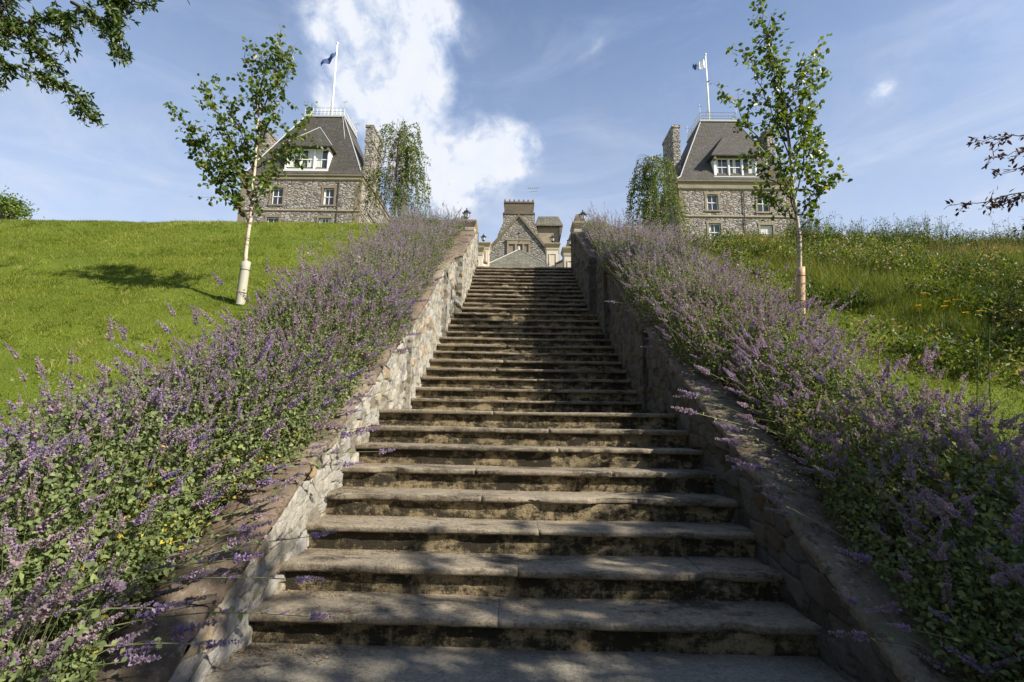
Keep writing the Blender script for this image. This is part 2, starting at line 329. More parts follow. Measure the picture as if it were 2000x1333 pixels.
M_leaf_b = leaf_mat('birch leaf', [(0.0, (0.05, 0.095, 0.014)), (0.5, (0.11, 0.175, 0.025)), (0.9, (0.19, 0.25, 0.045)), (1.0, (0.36, 0.30, 0.08))], 0.45, 0.42, 0.5)
M_leaf_w = leaf_mat('weeping birch leaf', [(0.0, (0.055, 0.095, 0.018)), (0.6, (0.13, 0.195, 0.035)), (1.0, (0.28, 0.34, 0.08))], 0.35)
M_leaf_o = leaf_mat('dark tree leaf', [(0.0, (0.028, 0.06, 0.012)), (0.7, (0.07, 0.12, 0.022)), (1.0, (0.15, 0.19, 0.04))], 0.25)
M_seed = leaf_mat('seed bunch', [(0.0, (0.45, 0.33, 0.20)), (0.5, (0.62, 0.56, 0.38)), (1.0, (0.42, 0.46, 0.22))], 0.3, tcol=(1.1, 1.0, 0.8))
M_leaf_c = leaf_mat('copper leaf', [(0.0, (0.045, 0.028, 0.030)), (0.6, (0.075, 0.045, 0.042)), (0.93, (0.11, 0.07, 0.04)), (1.0, (0.30, 0.14, 0.03))], 0.25, tcol=(1.3, 0.7, 0.6))
M_cat_leaf = leaf_mat('catmint leaf', [(0.0, (0.09, 0.125, 0.05)), (0.45, (0.185, 0.235, 0.095)), (0.8, (0.30, 0.35, 0.13)), (0.93, (0.30, 0.31, 0.07)), (0.97, (0.58, 0.50, 0.06)), (1.0, (0.58, 0.34, 0.12))], 0.35, 0.6, 0.25)
M_flower = leaf_mat('catmint flower', [(0.0, (0.17, 0.12, 0.13)), (0.22, (0.33, 0.25, 0.26)), (0.45, (0.47, 0.37, 0.39)), (0.68, (0.35, 0.265, 0.41)), (0.88, (0.31, 0.24, 0.53)), (1.0, (0.44, 0.35, 0.27))], 0.4, 0.7, 0.2, tcol=(1.1, 1.0, 1.1))
M_stem = leaf_mat('catmint stem', [(0.0, (0.10, 0.13, 0.05)), (1.0, (0.22, 0.22, 0.11))], 0.1)
M_grass = leaf_mat('lawn blade', [(0.0, (0.065, 0.095, 0.010)), (0.45, (0.15, 0.195, 0.020)), (0.85, (0.28, 0.31, 0.045)), (1.0, (0.44, 0.38, 0.17))], 0.4, 0.5, 0.25, tcol=(1.2, 1.2, 0.4))
M_rough = leaf_mat('rough grass blade', [(0.0, (0.035, 0.062, 0.009)), (0.35, (0.09, 0.135, 0.016)), (0.65, (0.18, 0.23, 0.03)), (0.82, (0.27, 0.30, 0.055)), (0.86, (0.18, 0.13, 0.07)), (1.0, (0.46, 0.36, 0.19))], 0.35, 0.5, 0.25, tcol=(1.2, 1.15, 0.5))
M_yellow = leaf_mat('yellow petal', [(0.0, (0.65, 0.38, 0.02)), (1.0, (0.75, 0.50, 0.04))], 0.3)
t = NT('birch bark'); v = t.obj((6, 6, 22)); b = t.noise(1.2, 5, 0.7, v); c = t.mix(t.rng(b, 0.53, 0.62), (0.50, 0.43, 0.33), (0.13, 0.08, 0.05)); M_bark_b = t.done(t.pbsdf(c, 0.7, t.bump(b, 0.4, 0.01), 0.3))
M_twig = plain('twig bark', (0.09, 0.06, 0.04), 0.8, 0.3, 20)
M_bark_d = plain('dark bark', (0.075, 0.06, 0.045), 0.9, 0.45, 12, bump=0.8)
M_guard_w = plain('pale tree guard', (0.40, 0.385, 0.31), 0.55, 0.10, 6)
M_guard_o = plain('tan tree guard', (0.50, 0.34, 0.20), 0.55, 0.10, 6)
M_litter = leaf_mat('litter', [(0.0, (0.12, 0.07, 0.035)), (0.6, (0.26, 0.18, 0.09)), (0.9, (0.38, 0.30, 0.16)), (1.0, (0.32, 0.08, 0.03))], 0.1)

# ------------------------------------------------------------------ levels
R0 = 0.17
NY = [2.893+0.32562*i for i in range(8)]
NY += [6.43+0.2962*i for i in range(8)]
NY += [8.852+0.22*i for i in range(4)]
NY += [9.751+0.2736*i for i in range(12)]
NZ = [R0*(i+1) for i in range(32)]
def half_w(y): return 1.60 if y < 6.32 else (1.56 if y < 8.72 else (1.49 if y < 9.62 else 1.34))
CY = [-3, 1.55, 2.26, 3.2, 4.2, 5.2, 6.4, 7.4, 8.7, 11.1, 12.2, 12.9, 13.4]
CZ = [0.02, 0.02, 0.22, 0.76, 1.31, 1.86, 2.60, 3.22, 4.10, 5.60, 6.22, 6.50, 6.55]
def zc(y): return np.interp(y, CY, CZ)
def bank(x, y):
    x = np.asarray(x, float); y = np.asarray(y, float)
    lin = np.where(y < 2.0, 0.02, 0.0)
    z = np.interp(y, [-50, 1.5, 2.0, 3.2, 4.2, 5.2, 6.4, 7.4, 8.7, 11.1, 11.9, 12.6, 13.6, 15, 400], [0, 0, 0.02, 0.66, 1.22, 1.80, 2.52, 3.14, 3.92, 5.42, 5.90, 6.22, 6.40, 6.45, 6.6])
    z = z + np.where(x < 0, 0.03, -0.16)*np.clip((y-9)/3.5, 0, 1)+np.where(x < 0, 0.30, 0.08)*np.clip((y-9.5)/2.8, 0, 1)*np.clip((np.abs(x)-2.0)/1.5, 0, 1)
    P = np.stack([x.ravel(), y.ravel(), np.zeros(x.size)], 1)
    z = z + (fbm(P, 0.35, 3, 5).reshape(x.shape))*0.10*np.clip((np.abs(x)-2.5)/3, 0, 1)*np.clip((y-1)/3, 0, 1)
    z = z+vnoise(P, 1.35, 17).reshape(x.shape)*0.028*np.clip((np.abs(x)-3.0), 0, 1)*np.clip((y-1)/3, 0, 1)
    return z
def nose_line(y): return np.interp(y, [-50, 2.85]+NY+[13.5, 16.2, 19.3, 400], [-0.02, -0.02]+NZ+[5.44, 5.44, 6.35, 6.45])

# ------------------------------------------------------------------ ground sheet
xs = np.concatenate([np.linspace(-260, -30, 10), np.linspace(-26, -14, 9), np.arange(-13, -2.0, 0.22), [-1.97, -1.90, -1.72, -1.62, -1.2, -0.6, 0, 0.6, 1.2, 1.62, 1.72, 1.90, 1.97], np.arange(2.05, 13, 0.22), np.linspace(14, 26, 9), np.linspace(30, 260, 10)])
ys = np.concatenate([np.linspace(-60, -4, 12), np.arange(-3, 15, 0.2), np.linspace(15.5, 30, 16), np.linspace(36, 400, 16)])
X, Y = np.meshgrid(xs, ys); Z = bank(X, Y)
cor = nose_line(Y)-np.where(Y < 2.85, 0.03, 0.40)
cor = np.where(Y > 13.2, nose_line(Y)-0.03, cor)
Z = np.where(np.abs(X) < 1.80, cor, Z)
Z = np.where((np.abs(X) < 1.80) & (Y > 24), bank(X, Y), Z)
V = np.stack([X.ravel(), Y.ravel(), Z.ravel()], 1)
nx, ny = len(xs), len(ys); idx = np.arange(nx*ny).reshape(ny, nx)
Q = np.stack([idx[:-1, :-1], idx[:-1, 1:], idx[1:, 1:], idx[1:, :-1]], -1).reshape(-1, 4)
soil = (np.abs(V[:, 0]) < 3.3) & (V[:, 1] < 13)
tag(link('ground', np_mesh('ground', V, [Q], {'soil': soil.astype(float)}, True), M_ground), kind='structure')
# paved landing at the foot of the steps
gx = np.linspace(-1.66, 1.66, 70); gy_ = np.linspace(-2.6, 2.95, 110); GX, GY = np.meshgrid(gx, gy_); G = np.stack([GX.ravel(), GY.ravel(), GX.ravel()*0], 1); G[:, 2] = 0.006*fbm(G, 1.6, 4, 3)-0.002
idx = np.arange(len(G)).reshape(110, 70); Q = np.stack([idx[:-1, :-1], idx[:-1, 1:], idx[1:, 1:], idx[1:, :-1]], -1).reshape(-1, 4)
tag(link('paving', np_mesh('paving', G, [Q], None, True), M_pave), kind='structure')

mb = MB(); mb.box(-1.8, 1.8, 12.95, 16.2, 5.3, 5.44); tag(mb.build('terrace_path', M_pave), kind='structure')

# ------------------------------------------------------------------ staircase
stairs = empty('stone_staircase', (0, 2.85, 0), 'long flight of worn stained stone steps climbing between two rubble walls', 'staircase')
def wob(V, amp, sc, s): return np.stack([fbm(V, sc, 3, s+k*11) for k in range(3)], 1)*amp
for i in range(32):
    y0 = NY[i]; z1 = NZ[i]; y1 = NY[i+1] if i < 31 else NY[i]+0.45
    hw = half_w(y0+0.01)
    if i in (7, 15, 19): hwb = half_w(y1+0.02)
    hw += 0.02
    st = 0.046+0.005*math.sin(i*2.3)
    # riser
    n = 90 if i < 12 else 40; gx = np.linspace(-hw, hw, n+1); gz = np.linspace(z1-R0-0.02, z1-st, 7 if i < 12 else 4)
    GX, GZ = np.meshgrid(gx, gz); Vv = np.stack([GX.ravel(), np.full(GX.size, y0+0.045), GZ.ravel()], 1)
    Vv[:, 1] += 0.008*fbm(Vv, 6, 4, 30+i)+0.004*fbm(Vv, 30, 2, 31+i)
    idx = np.arange(Vv.shape[0]).reshape(len(gz), len(gx)); Q = np.stack([idx[:-1, :-1], idx[:-1, 1:], idx[1:, 1:], idx[1:, :-1]], -1).reshape(-1, 4)
    step = link('step', np_mesh('step', Vv, [Q], None, True), M_riser, stairs)
    # slabs
    cuts = [-hw]; x = -hw
    while True:
        x += random.uniform(1.1, 2.1)
        if x > hw-0.5: break
        cuts.append(x)
    cuts.append(hw)
    VV = []; QQ = []; o = 0
    yb = y1+0.06
    for a, b in zip(cuts[:-1], cuts[1:]):
        m = max(4, int((b-a)/(0.03 if i < 10 else 0.07))); sx_ = np.linspace(a+0.0012, b-0.0012, m+1)
        dy = random.uniform(-0.004, 0.004); dz = random.uniform(-0.003, 0.002)
        dep = yb-y0
        prof = [(0.03, -st), (0.004, -st), (-0.002, -st*0.75), (-0.003, -st*0.3), (-0.002, -0.006), (0.004, 0.0), (0.06, 0.001)]+[(dep*f, 0.001) for f in (0.35, 0.6, 0.85, 1.0)]
        G = np.array([[(xx, y0+dy+p, z1+dz+q) for xx in sx_] for p, q in prof]).reshape(-1, 3)
        nf = fbm(G*np.array([1, 0.3, 0.3]), 4, 3, 50+i); front = np.repeat(np.array([1, 1, 1, 1, 1, 0.8, 0.35]+[0]*4), m+1)
        G[:, 1] += front*(0.007*nf+0.0035*fbm(G, 22, 2, 70))
        chip = np.clip(fbm(G*np.array([1, 0, 0]), 2.6, 3, 90+i)-0.34, 0, 1)*0.13
        G[:, 1] += front*chip
        G[:, 2] += np.where(front > 0.5, 0.0022*fbm(G, 14, 2, 33), 0.002*fbm(G, 9, 2, 34))
        G[:, 2] -= 0.010*np.exp(-(G[:, 0]/0.6)**2)*(G[:, 2] > z1-0.03)
        if i == 3:
            g = np.exp(-((G[:, 0]-0.02)/0.11)**2); G[:, 1] += front*g*0.030; G[:, 2] -= (G[:, 2] > z1-0.02)*front*g*0.018
        idx = o+np.arange(len(G)).reshape(len(prof), m+1)
        QQ.append(np.stack([idx[:-1, :-1], idx[1:, :-1], idx[1:, 1:], idx[:-1, 1:]], -1).reshape(-1, 4)[:, ::-1]); VV.append(G)
        e0 = idx[:, 0]; e1 = idx[:, -1]; o += len(G)
        # close the slab ends with fans of quads
        for e, fl in ((e0, 1), (e1, 0)):
            q = np.array([[e[0], e[k], e[k+1], e[k+1]] for k in range(1, 6)])[:, :3]
            QQ.append(('t', q if fl else q[:, ::-1]))
    V = np.concatenate(VV); P4 = [q for q in QQ if not isinstance(q, tuple)]; P3 = [q[1] for q in QQ if isinstance(q, tuple)]
    link('tread_slab', np_mesh('tread_slab', V, [np.concatenate(P4), np.concatenate(P3)], None, False), M_tread, step)

# ------------------------------------------------------------------ retaining walls
def cells(u, v, su, sv, s):
    a = u/su; b = v/sv; I = np.floor(a).astype(int); J = np.floor(b).astype(int); d1 = np.full(u.shape, 9.0); d2 = d1.copy(); idd = np.zeros(u.shape); e = d1.copy()
    for di in (-1, 0, 1):
        for dj in (-1, 0, 1):
            ii = I+di; jj = J+dj; z = np.zeros_like(ii)
            px = ii+0.12+0.76*h3(ii, jj, z, s); py = jj+0.15+0.7*h3(ii, jj, z+1, s)
            d = np.sqrt(((a-px)*1.0)**2+((b-py)*1.0)**2); idn = h3(ii, jj, z+2, s)
            m = d < d1; d2 = np.where(m, d1, np.minimum(d2, d)); idd = np.where(m, idn, idd); d1 = np.where(m, d, d1)
    return d1, d2-d1, idd
def face(side, w, ya, yb, s):
    res = 0.016; gy = np.arange(ya, yb+res, res) if yb-ya > 0.02 else np.array([ya, yb]); gy[-1] = yb
    nv = 74; f = np.linspace(0, 1, nv); zt = zc(gy)-0.055; zb = np.minimum(nose_line(gy)-0.28, zt-0.3)
    Yg = np.repeat(gy[None], nv, 0); Zg = zb[None]+f[:, None]*(zt-zb)[None]
    wu = Yg+0.05*vnoise(np.stack([Yg.ravel()*4, Zg.ravel()*4, np.zeros(Yg.size)], 1), 1, s).reshape(Yg.shape); wv = Zg+0.05*vnoise(np.stack([Yg.ravel()*4, Zg.ravel()*4, np.ones(Yg.size)*7], 1), 1, s).reshape(Yg.shape)
    d1, edge, idd = cells(wu, wv-0.2*wu, 0.20, 0.125, s)
    mort = np.clip(1-edge/(0.07+0.09*(fbm(np.stack([Yg.ravel(), Zg.ravel(), np.ones(Yg.size)*3], 1), 3, 2, s).reshape(Yg.shape)+0.5)), 0, 1); P = np.stack([Yg.ravel(), Zg.ravel(), np.zeros(Yg.size)], 1)
    ht = (1-mort**2.5)*(0.020+0.034*idd)-0.020+0.018*fbm(P, 7, 5, s).reshape(Yg.shape)+0.02*fbm(P, 1.6, 2, s+4).reshape(Yg.shape)
    ht = ht*np.minimum(1, np.minimum((Yg-ya)/0.012+0.7, (yb-Yg)/0.012+0.7))
    Xg = side*(w-ht)
    V = np.stack([Xg.ravel(), Yg.ravel(), Zg.ravel()], 1); n = len(gy); idx = np.arange(V.shape[0]).reshape(nv, n)
    Q = np.stack([idx[:-1, :-1], idx[:-1, 1:], idx[1:, 1:], idx[1:, :-1]], -1).reshape(-1, 4)
    if side > 0: Q = Q[:, ::-1]
    return V, Q, idd.ravel(), np.clip((mort.ravel()-0.45)*1.6, 0, 0.75)
for side, lab in ((-1, 'sunlit pale rubble wall with brown sandstone coping on the left of the steps'), (1, 'dark shaded rubble wall with brown sandstone coping on the right of the steps')):
    wall = empty('retaining_wall', (side*1.78, 1.6, 0), lab, 'retaining wall', 'rubble walls flanking the steps')
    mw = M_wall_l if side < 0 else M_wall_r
    VV = []; QQ = []; s1 = []; s2 = []; o = 0
    for w, ya, yb in ((1.60, 1.5, 6.32), (1.56, 6.32, 8.72), (1.49, 8.72, 9.62), (1.34, 9.62, 12.95)):
        V, Q, a, b = face(side, w, ya, yb, 11 if side < 0 else 29); VV.append(V); QQ.append(Q+o); s1.append(a); s2.append(b); o += len(V)
        # jog face towards the camera, then a plain back and end
    V = np.concatenate(VV)
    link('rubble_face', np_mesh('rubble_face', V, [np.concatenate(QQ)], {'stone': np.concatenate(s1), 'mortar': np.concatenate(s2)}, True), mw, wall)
    VV = []; QQ = []; s1 = []; o = 0
    for yj, wa, wb in ((6.318, 1.60, 1.555), (8.718, 1.56, 1.485), (9.618, 1.49, 1.335), (12.955, 1.75, 1.335), (1.498, 1.95, 1.60)):
        gx = np.linspace(side*wa, side*(wb-0.03), 14); z0 = float(nose_line(yj))-0.3; zz = np.linspace(z0, float(zc(yj))-0.05, 60)
        GX, GZ = np.meshgrid(gx, zz); G = np.stack([GX.ravel(), np.full(GX.size, yj), GZ.ravel()], 1); G[:, 1] += 0.012*fbm(G, 8, 3, 3)
        d1_, ed_, id_ = cells(GX+3.1*yj, GZ, 0.2, 0.125, 77); G[:, 1] -= (np.clip(ed_/0.15, 0, 1)*(0.008+0.03*id_)).ravel()
        idx = o+np.arange(len(G)).reshape(60, 14); Q = np.stack([idx[:-1, :-1], idx[:-1, 1:], idx[1:, 1:], idx[1:, :-1]], -1).reshape(-1, 4)
        QQ.append(Q); VV.append(G); s1.append(id_.ravel()); o += len(G)
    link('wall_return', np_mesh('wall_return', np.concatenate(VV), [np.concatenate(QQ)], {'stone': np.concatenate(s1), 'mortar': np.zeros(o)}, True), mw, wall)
    # back of the wall (against the bed)
    gy = np.linspace(1.5, 12.95, 60); G = np.concatenate([np.stack([np.full(60, side*1.93), gy, zc(gy)-0.9], 1), np.stack([np.full(60, side*1.93), gy, zc(gy)-0.05], 1)])
    idx = np.arange(120).reshape(2, 60); Q = np.stack([idx[:-1, :-1], idx[:-1, 1:], idx[1:, 1:], idx[1:, :-1]], -1).reshape(-1, 4)
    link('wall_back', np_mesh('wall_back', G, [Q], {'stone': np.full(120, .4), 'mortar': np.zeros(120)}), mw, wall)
    # coping stones
    y = 1.45; j = 0
    while y < 12.9:
        ln = random.uniform(0.62, 1.05); yb = min(y+ln, 12.98)
        if 12.98-yb < 0.3: yb = 12.98
        m = 56; nu = 9; gy = np.linspace(y+0.0015, yb-0.0015, m); ji = random.uniform(-0.004, 0.004)
        inn = np.interp(gy, [1.4, 6.25, 6.4, 8.65, 8.8, 9.55, 9.7, 13], [1.575, 1.575, 1.535, 1.535, 1.465, 1.465, 1.315, 1.315])+ji
        rows = []
        for (fu, dz) in ((0.02, -0.075), (0.0, -0.06), (0.0, -0.02), (0.04, -0.003), (0.3, 0.004), (0.65, 0.004), (0.96, 0.0), (1.0, -0.03), (1.0, -0.09)):
            rows.append(np.stack([side*(inn+(1.95-inn)*fu), gy, zc(gy)+dz+ji*0.6], 1))
        G = np.concatenate(rows); G += wob(G, 0.020, 4, 40)+wob(G, 0.014, 15, 60)+wob(G, 0.006, 50, 80)
        idx = np.arange(len(G)).reshape(9, m); Q = np.stack([idx[:-1, :-1], idx[:-1, 1:], idx[1:, 1:], idx[1:, :-1]], -1).reshape(-1, 4)
        if side < 0: Q = Q[:, ::-1]
        ends = [np.array([[idx[0, e], idx[k, e], idx[k+1, e]] for k in range(1, 8)]) for e in (0, -1)]
        link('coping_stone', np_mesh('coping_stone', G, [Q, np.concatenate(ends)], {'stone': np.full(len(G), random.random())}, False), M_cope, wall)
        y = yb; j += 1

# ------------------------------------------------------------------ leaf clouds
def norm(a): return a/np.maximum(np.linalg.norm(a, axis=1, keepdims=True), 1e-9)
def leaves(P, D, Nn, L_, Wd, shape='leaf', tone=None):
    """P base (n,3), D along, Nn normal, length, width -> verts, faces, tone"""
    n = len(P); D = norm(D); Sd = norm(np.cross(D, Nn)); Nn = np.cross(Sd, D); L_ = np.broadcast_to(L_, (n,))[:, None]; Wd = np.broadcast_to(Wd, (n,))[:, None]
    if shape == 'leaf':
        V = np.stack([P, P+D*L_*0.3+Sd*Wd*0.5+Nn*Wd*0.15, P+D*L_*0.68+Sd*Wd*0.36+Nn*Wd*0.1, P+D*L_-Nn*L_*0.08, P+D*L_*0.68-Sd*Wd*0.36+Nn*Wd*0.1, P+D*L_*0.3-Sd*Wd*0.5+Nn*Wd*0.15], 1)
        b = (np.arange(n)*6)[:, None]; F_ = [np.concatenate([b+np.array([[0, 1, 2, 3]]), b+np.array([[0, 3, 4, 5]])])]; k = 6
    elif shape == 'quad':
        V = np.stack([P, P+D*L_*0.45+Sd*Wd*0.5+Nn*Wd*0.12, P+D*L_, P+D*L_*0.45-Sd*Wd*0.5+Nn*Wd*0.12], 1)
        b = (np.arange(n)*4)[:, None]; F_ = [b+np.array([[0, 1, 2, 3]])]; k = 4
    else:  # blade
        V = np.stack([P-Sd*Wd*0.5, P+Sd*Wd*0.5, P+D*L_+Nn*L_*0.25], 1)
        b = (np.arange(n)*3)[:, None]; F_ = [b+np.array([[0, 1, 2]])]; k = 3
    if tone is None: tone = rng.random(n)
    return V.reshape(-1, 3), F_, np.repeat(tone, k)
def rdir(n): return norm(rng.normal(size=(n, 3)))
def join(parts):
    VV = []; by = {}; tt = []; o = 0
    for V, F_, t_ in parts:
        VV.append(V); tt.append(t_)
        for f in F_: by.setdefault(f.shape[1], []).append(f+o)
        o += len(V)
    return np.concatenate(VV), [np.concatenate(v) for v in by.values()], np.concatenate(tt)
def cloud(name, parts, mat, parent=None):
    V, F_, t_ = join(parts); return link(name, np_mesh(name, V, F_, {'tone': t_}), mat, parent)

# ------------------------------------------------------------------ catmint borders
def spike_templates(nw, nf, k=5):
    T = []
    for _ in range(k):
        P = []; D = []; Nn = []; Ls = []; tn = []
        for w in range(nw):
            h = 0.05+0.95*(w/(nw-1))**1.05+rng.normal()*0.01; rr = 0.135*(1-0.6*(w/(nw-1)))*rng.uniform(0.7, 1.2)
            m = nf
            a = rng.random(m)*6.283; P.append(np.stack([0.25*rr*np.cos(a), 0.25*rr*np.sin(a), h+rng.normal(size=m)*0.013], 1))
            D.append(np.stack([np.cos(a), np.sin(a), rng.uniform(-0.1, 0.9, m)], 1)); Nn.append(rdir(m)); Ls.append(rr*rng.uniform(0.6, 1.25, m)); tn.append(rng.random(m))
        V, F_, t_ = leaves(np.concatenate(P), np.concatenate(D), np.concatenate(Nn), np.concatenate(Ls), np.concatenate(Ls)*0.75, 'quad', np.concatenate(tn))
        T.append((V, F_[0], t_))
    return T
TF = spike_templates(12, 15, 7); TM = spike_templates(8, 7)
def place(T, P, D, Ls, tone_off):
    """place templates (z axis -> D) scaled by Ls"""
    parts = []; which = rng.integers(0, len(T), len(P)); D = norm(D); ref = rdir(len(P)); A = norm(np.cross(D, ref)); B = np.cross(D, A)
    for k, (V, F_, t_) in enumerate(T):
        s_ = np.where(which == k)[0]
        if not len(s_): continue
        G = (P[s_][:, None]+Ls[s_][:, None, None]*(V[None, :, 0:1]*A[s_][:, None]+V[None, :, 1:2]*B[s_][:, None]+V[None, :, 2:3]*D[s_][:, None]))
        f = (np.arange(len(s_))*len(V))[:, None, None]+F_[None]
        tn = np.clip(t_[None]*0.55+tone_off[s_][:, None], 0, 1)
        parts.append((G.reshape(-1, 3), [f.reshape(-1, 4)], tn.ravel()))
    return parts
def stems(P0, P1, r):
    D = norm(P1-P0); A = norm(np.cross(D, rdir(len(P0)))); B = np.cross(D, A); n = len(P0)
    an = [0, 2.094, 4.189]; V = np.stack([P0+r*(A*math.cos(a)+B*math.sin(a)) for a in an]+[P1+r*0.6*(A*math.cos(a)+B*math.sin(a)) for a in an], 1)
    b = (np.arange(n)*6)[:, None]; F_ = np.concatenate([b+np.array([[0, 1, 4, 3]]), b+np.array([[1, 2, 5, 4]]), b+np.array([[2, 0, 3, 5]])])
    return V.reshape(-1, 3), [F_], np.repeat(rng.random(n), 6)
def bed_profile(side, x, y):
    """mound height over the bed ground; x is |x|"""
    inner = np.interp(y, [0, 1.95, 2.2, 2.6, 4.5, 5.6, 7, 9, 11, 13], [1.5, 1.6, 1.82, 1.78, 1.57, 1.54, 1.58, 1.62, 1.60, 1.60] if side < 0 else [1.64, 1.70, 1.76, 1.82, 1.84, 1.60, 1.47, 1.42, 1.52, 1.62])+0.10*vnoise(np.stack([y, y*0+side*3, y*0], 1), 1.7, 2)
    outer = 3.40+0.28*vnoise(np.stack([y, y*0+side*5, y*0], 1), 1.1, 8)+(0.55 if side < 0 else 0.1)*np.clip((4.4-y)/1.6, 0, 1)
    f = np.clip((x-inner)/(outer-inner), 0, 1); sh = np.clip(np.sin(np.pi*f**0.93), 0, 1)**0.5
    P = np.stack([x, y, x*0+side], 1)
    return sh*(0.62+0.16*vnoise(P, 1.4, 12)+0.12*vnoise(P, 3.3, 14))*np.interp(y, [8.5, 12], [1.0, 0.50])*(1.0 if side < 0 else np.interp(y, [3.0, 5.0], [0.80, 1.0])), f, inner, outer
def catmint(side, label):
    root = empty('catmint_border', (side*2.4, 7, float(bank(np.array([2.4]), np.array([7.0]))[0])), label, 'catmint', 'catmint borders beside the steps', 'stuff')
    # leaves
    def samp(n, y0, y1, x0=1.2, x1=4.15): return rng.uniform(x0, x1, n), rng.uniform(y0, y1, n)
    parts = []
    for (y0, y1, n, ll) in ((0.9, 3.0, 74000, 0.028), (3.0, 5.5, 74000, 0.027), (5.5, 9.0, 76000, 0.030), (9.0, 12.7, 60000, 0.034)):
        x, y = samp(n, y0, y1); h, f, inn, outr = bed_profile(side, x, y); keep = (f > 0.01) & (f < 0.99)
        gap = vnoise(np.stack([x, y, x*0+9+side], 1), 2.6, 77); keep &= ~((gap > 0.62) & (y < 5))
        x, y, h = x[keep], y[keep], h[keep]; m = len(x)
        depth = rng.random(m)**1.8; g = np.maximum(bank(side*x, y), np.where(x < 1.98, zc(y), -9))
        z = g+h*(1-depth*0.85)+rng.normal(size=m)*0.02+0.02+np.where(rng.random(m) < 0.16, rng.exponential(0.09, m), 0)
        P = np.stack([side*x, y, z], 1); D = norm(rdir(m)+np.array([-side*0.25, -0.2, 0.25])); Nn = norm(rdir(m)*0.9+np.array([0.2, -0.3, 0.9]))
        tn = np.clip(rng.beta(2.2, 3.2, m)*0.92+0.12*vnoise(P, 1.5, 21), 0, 0.925)
        yel = (vnoise(P, 3.2, 5) > 0.45) & (y < 5.0) & (rng.random(m) < 0.22) & (depth > 0.1); tn = np.where(yel, rng.uniform(0.94, 1.0, m), tn)
        Ls = ll*rng.uniform(0.6, 1.35, m); parts.append(leaves(P, D, Nn, Ls, Ls*0.72, 'leaf' if y1 < 6 else 'quad', tn))
    cloud('catmint_leaves', parts, M_cat_leaf, root)
    # flower spikes
    sp = []; st_ = []; tl = []
    for (y0, y1, n, T, lo, hi) in ((1.2, 3.2, 1500, TF, 0.07, 0.17), (3.2, 6.0, 3500, TF, 0.055, 0.155), (6.0, 9.5, 5200, TM, 0.06, 0.17), (9.5, 12.7, 5200, TM, 0.07, 0.17)):
        x, y = samp(n, y0, y1); h, f, inn, outr = bed_profile(side, x, y); keep = (f > 0.02) & (f < 0.98); x, y, h, f = x[keep], y[keep], h[keep], f[keep]
        cln = vnoise(np.stack([x, y, x*0+side*4], 1), 2.3, 61)+0.6*vnoise(np.stack([x, y, x*0+side*4], 1), 5.5, 62); sel = rng.random(len(x)) < np.clip(0.35+1.5*(h/0.5)-0.5, 0.15, 1)*np.clip(0.90+0.70*cln, 0.2, 1); x, y, h, f = x[sel], y[sel], h[sel], f[sel]; m = len(x)
        g = np.maximum(bank(side*x, y), np.where(x < 1.98, zc(y), -9)); out_ = (f-0.45)*2.0
        D = norm(np.stack([side*out_*0.8+rng.normal(size=m)*0.45, -0.12+rng.normal(size=m)*0.45, 0.45+rng.random(m)*0.6], 1))
        up = np.clip(rng.exponential(0.13, m), 0, 0.5); low = rng.random(m) < 0.45; base = h*np.where(low, rng.uniform(0.55, 0.95, m), 1.0)
        P = np.stack([side*x, y, g+base], 1)+D*np.where(low, 0.0, up)[:, None]
        Ls = rng.uniform(lo, hi, m)*(1+0.15*(up > 0.2)); hn = vnoise(P, 1.9, 71); to = np.where(rng.random(m) < 0.22+0.35*hn, 0.38, rng.uniform(0.0, 0.22, m)+0.08*(hn > 0))
        sp += place(T, P, D, Ls, to); P0 = np.stack([side*x, y, g+h*0.3], 1); st_.append(stems(P0, P+D*Ls[:, None]*0.9, 0.0022 if y0 < 6 else 0.003))
        # small paired leaves on the bare stem
        q = rng.random((m, 1)); q2 = rng.random((m, 1))
        for qq in (q, q2): 
            PP = P0+(P-P0)*(0.3+0.7*qq); tl.append(leaves(PP, rdir(m)+[0, 0, 0.3], rdir(m), 0.028, 0.016, 'quad', rng.random(m)*0.7))
    # sprays that flop over the coping towards the steps
    m = 110 if side < 0 else 70; y = np.concatenate([rng.uniform(1.7, 4.8, m//2), rng.uniform(4.8, 12.3, m-m//2)]); inn = 1.95
    D = norm(np.stack([-side*rng.uniform(0.5, 1.3, m), rng.normal(size=m)*0.45+0.15, rng.uniform(-0.05, 0.55, m)], 1)); Ls = rng.uniform(0.10, 0.20, m); reach = rng.uniform(0.10, 0.55, m)
    x0 = rng.uniform(1.75, 2.15, m); P0 = np.stack([side*x0, y, zc(y)+rng.uniform(0.03, 0.16, m)], 1); P1 = P0+D*reach[:, None]; P1[:, 2] = np.maximum(P1[:, 2], zc(P1[:, 1])+0.03)
    sp += place(TF, P1, D, Ls, np.where(rng.random(m) < 0.6, 0.4, 0.2)); st_.append(stems(P0, P1+D*Ls[:, None]*0.95, 0.0034))
    for k in range(5):
        PP = P0+(P1-P0)*rng.random((m, 1)); tl.append(leaves(PP, rdir(m), rdir(m)+[0, 0, 0.6], 0.03, 0.02, 'quad', rng.random(m)*0.8))
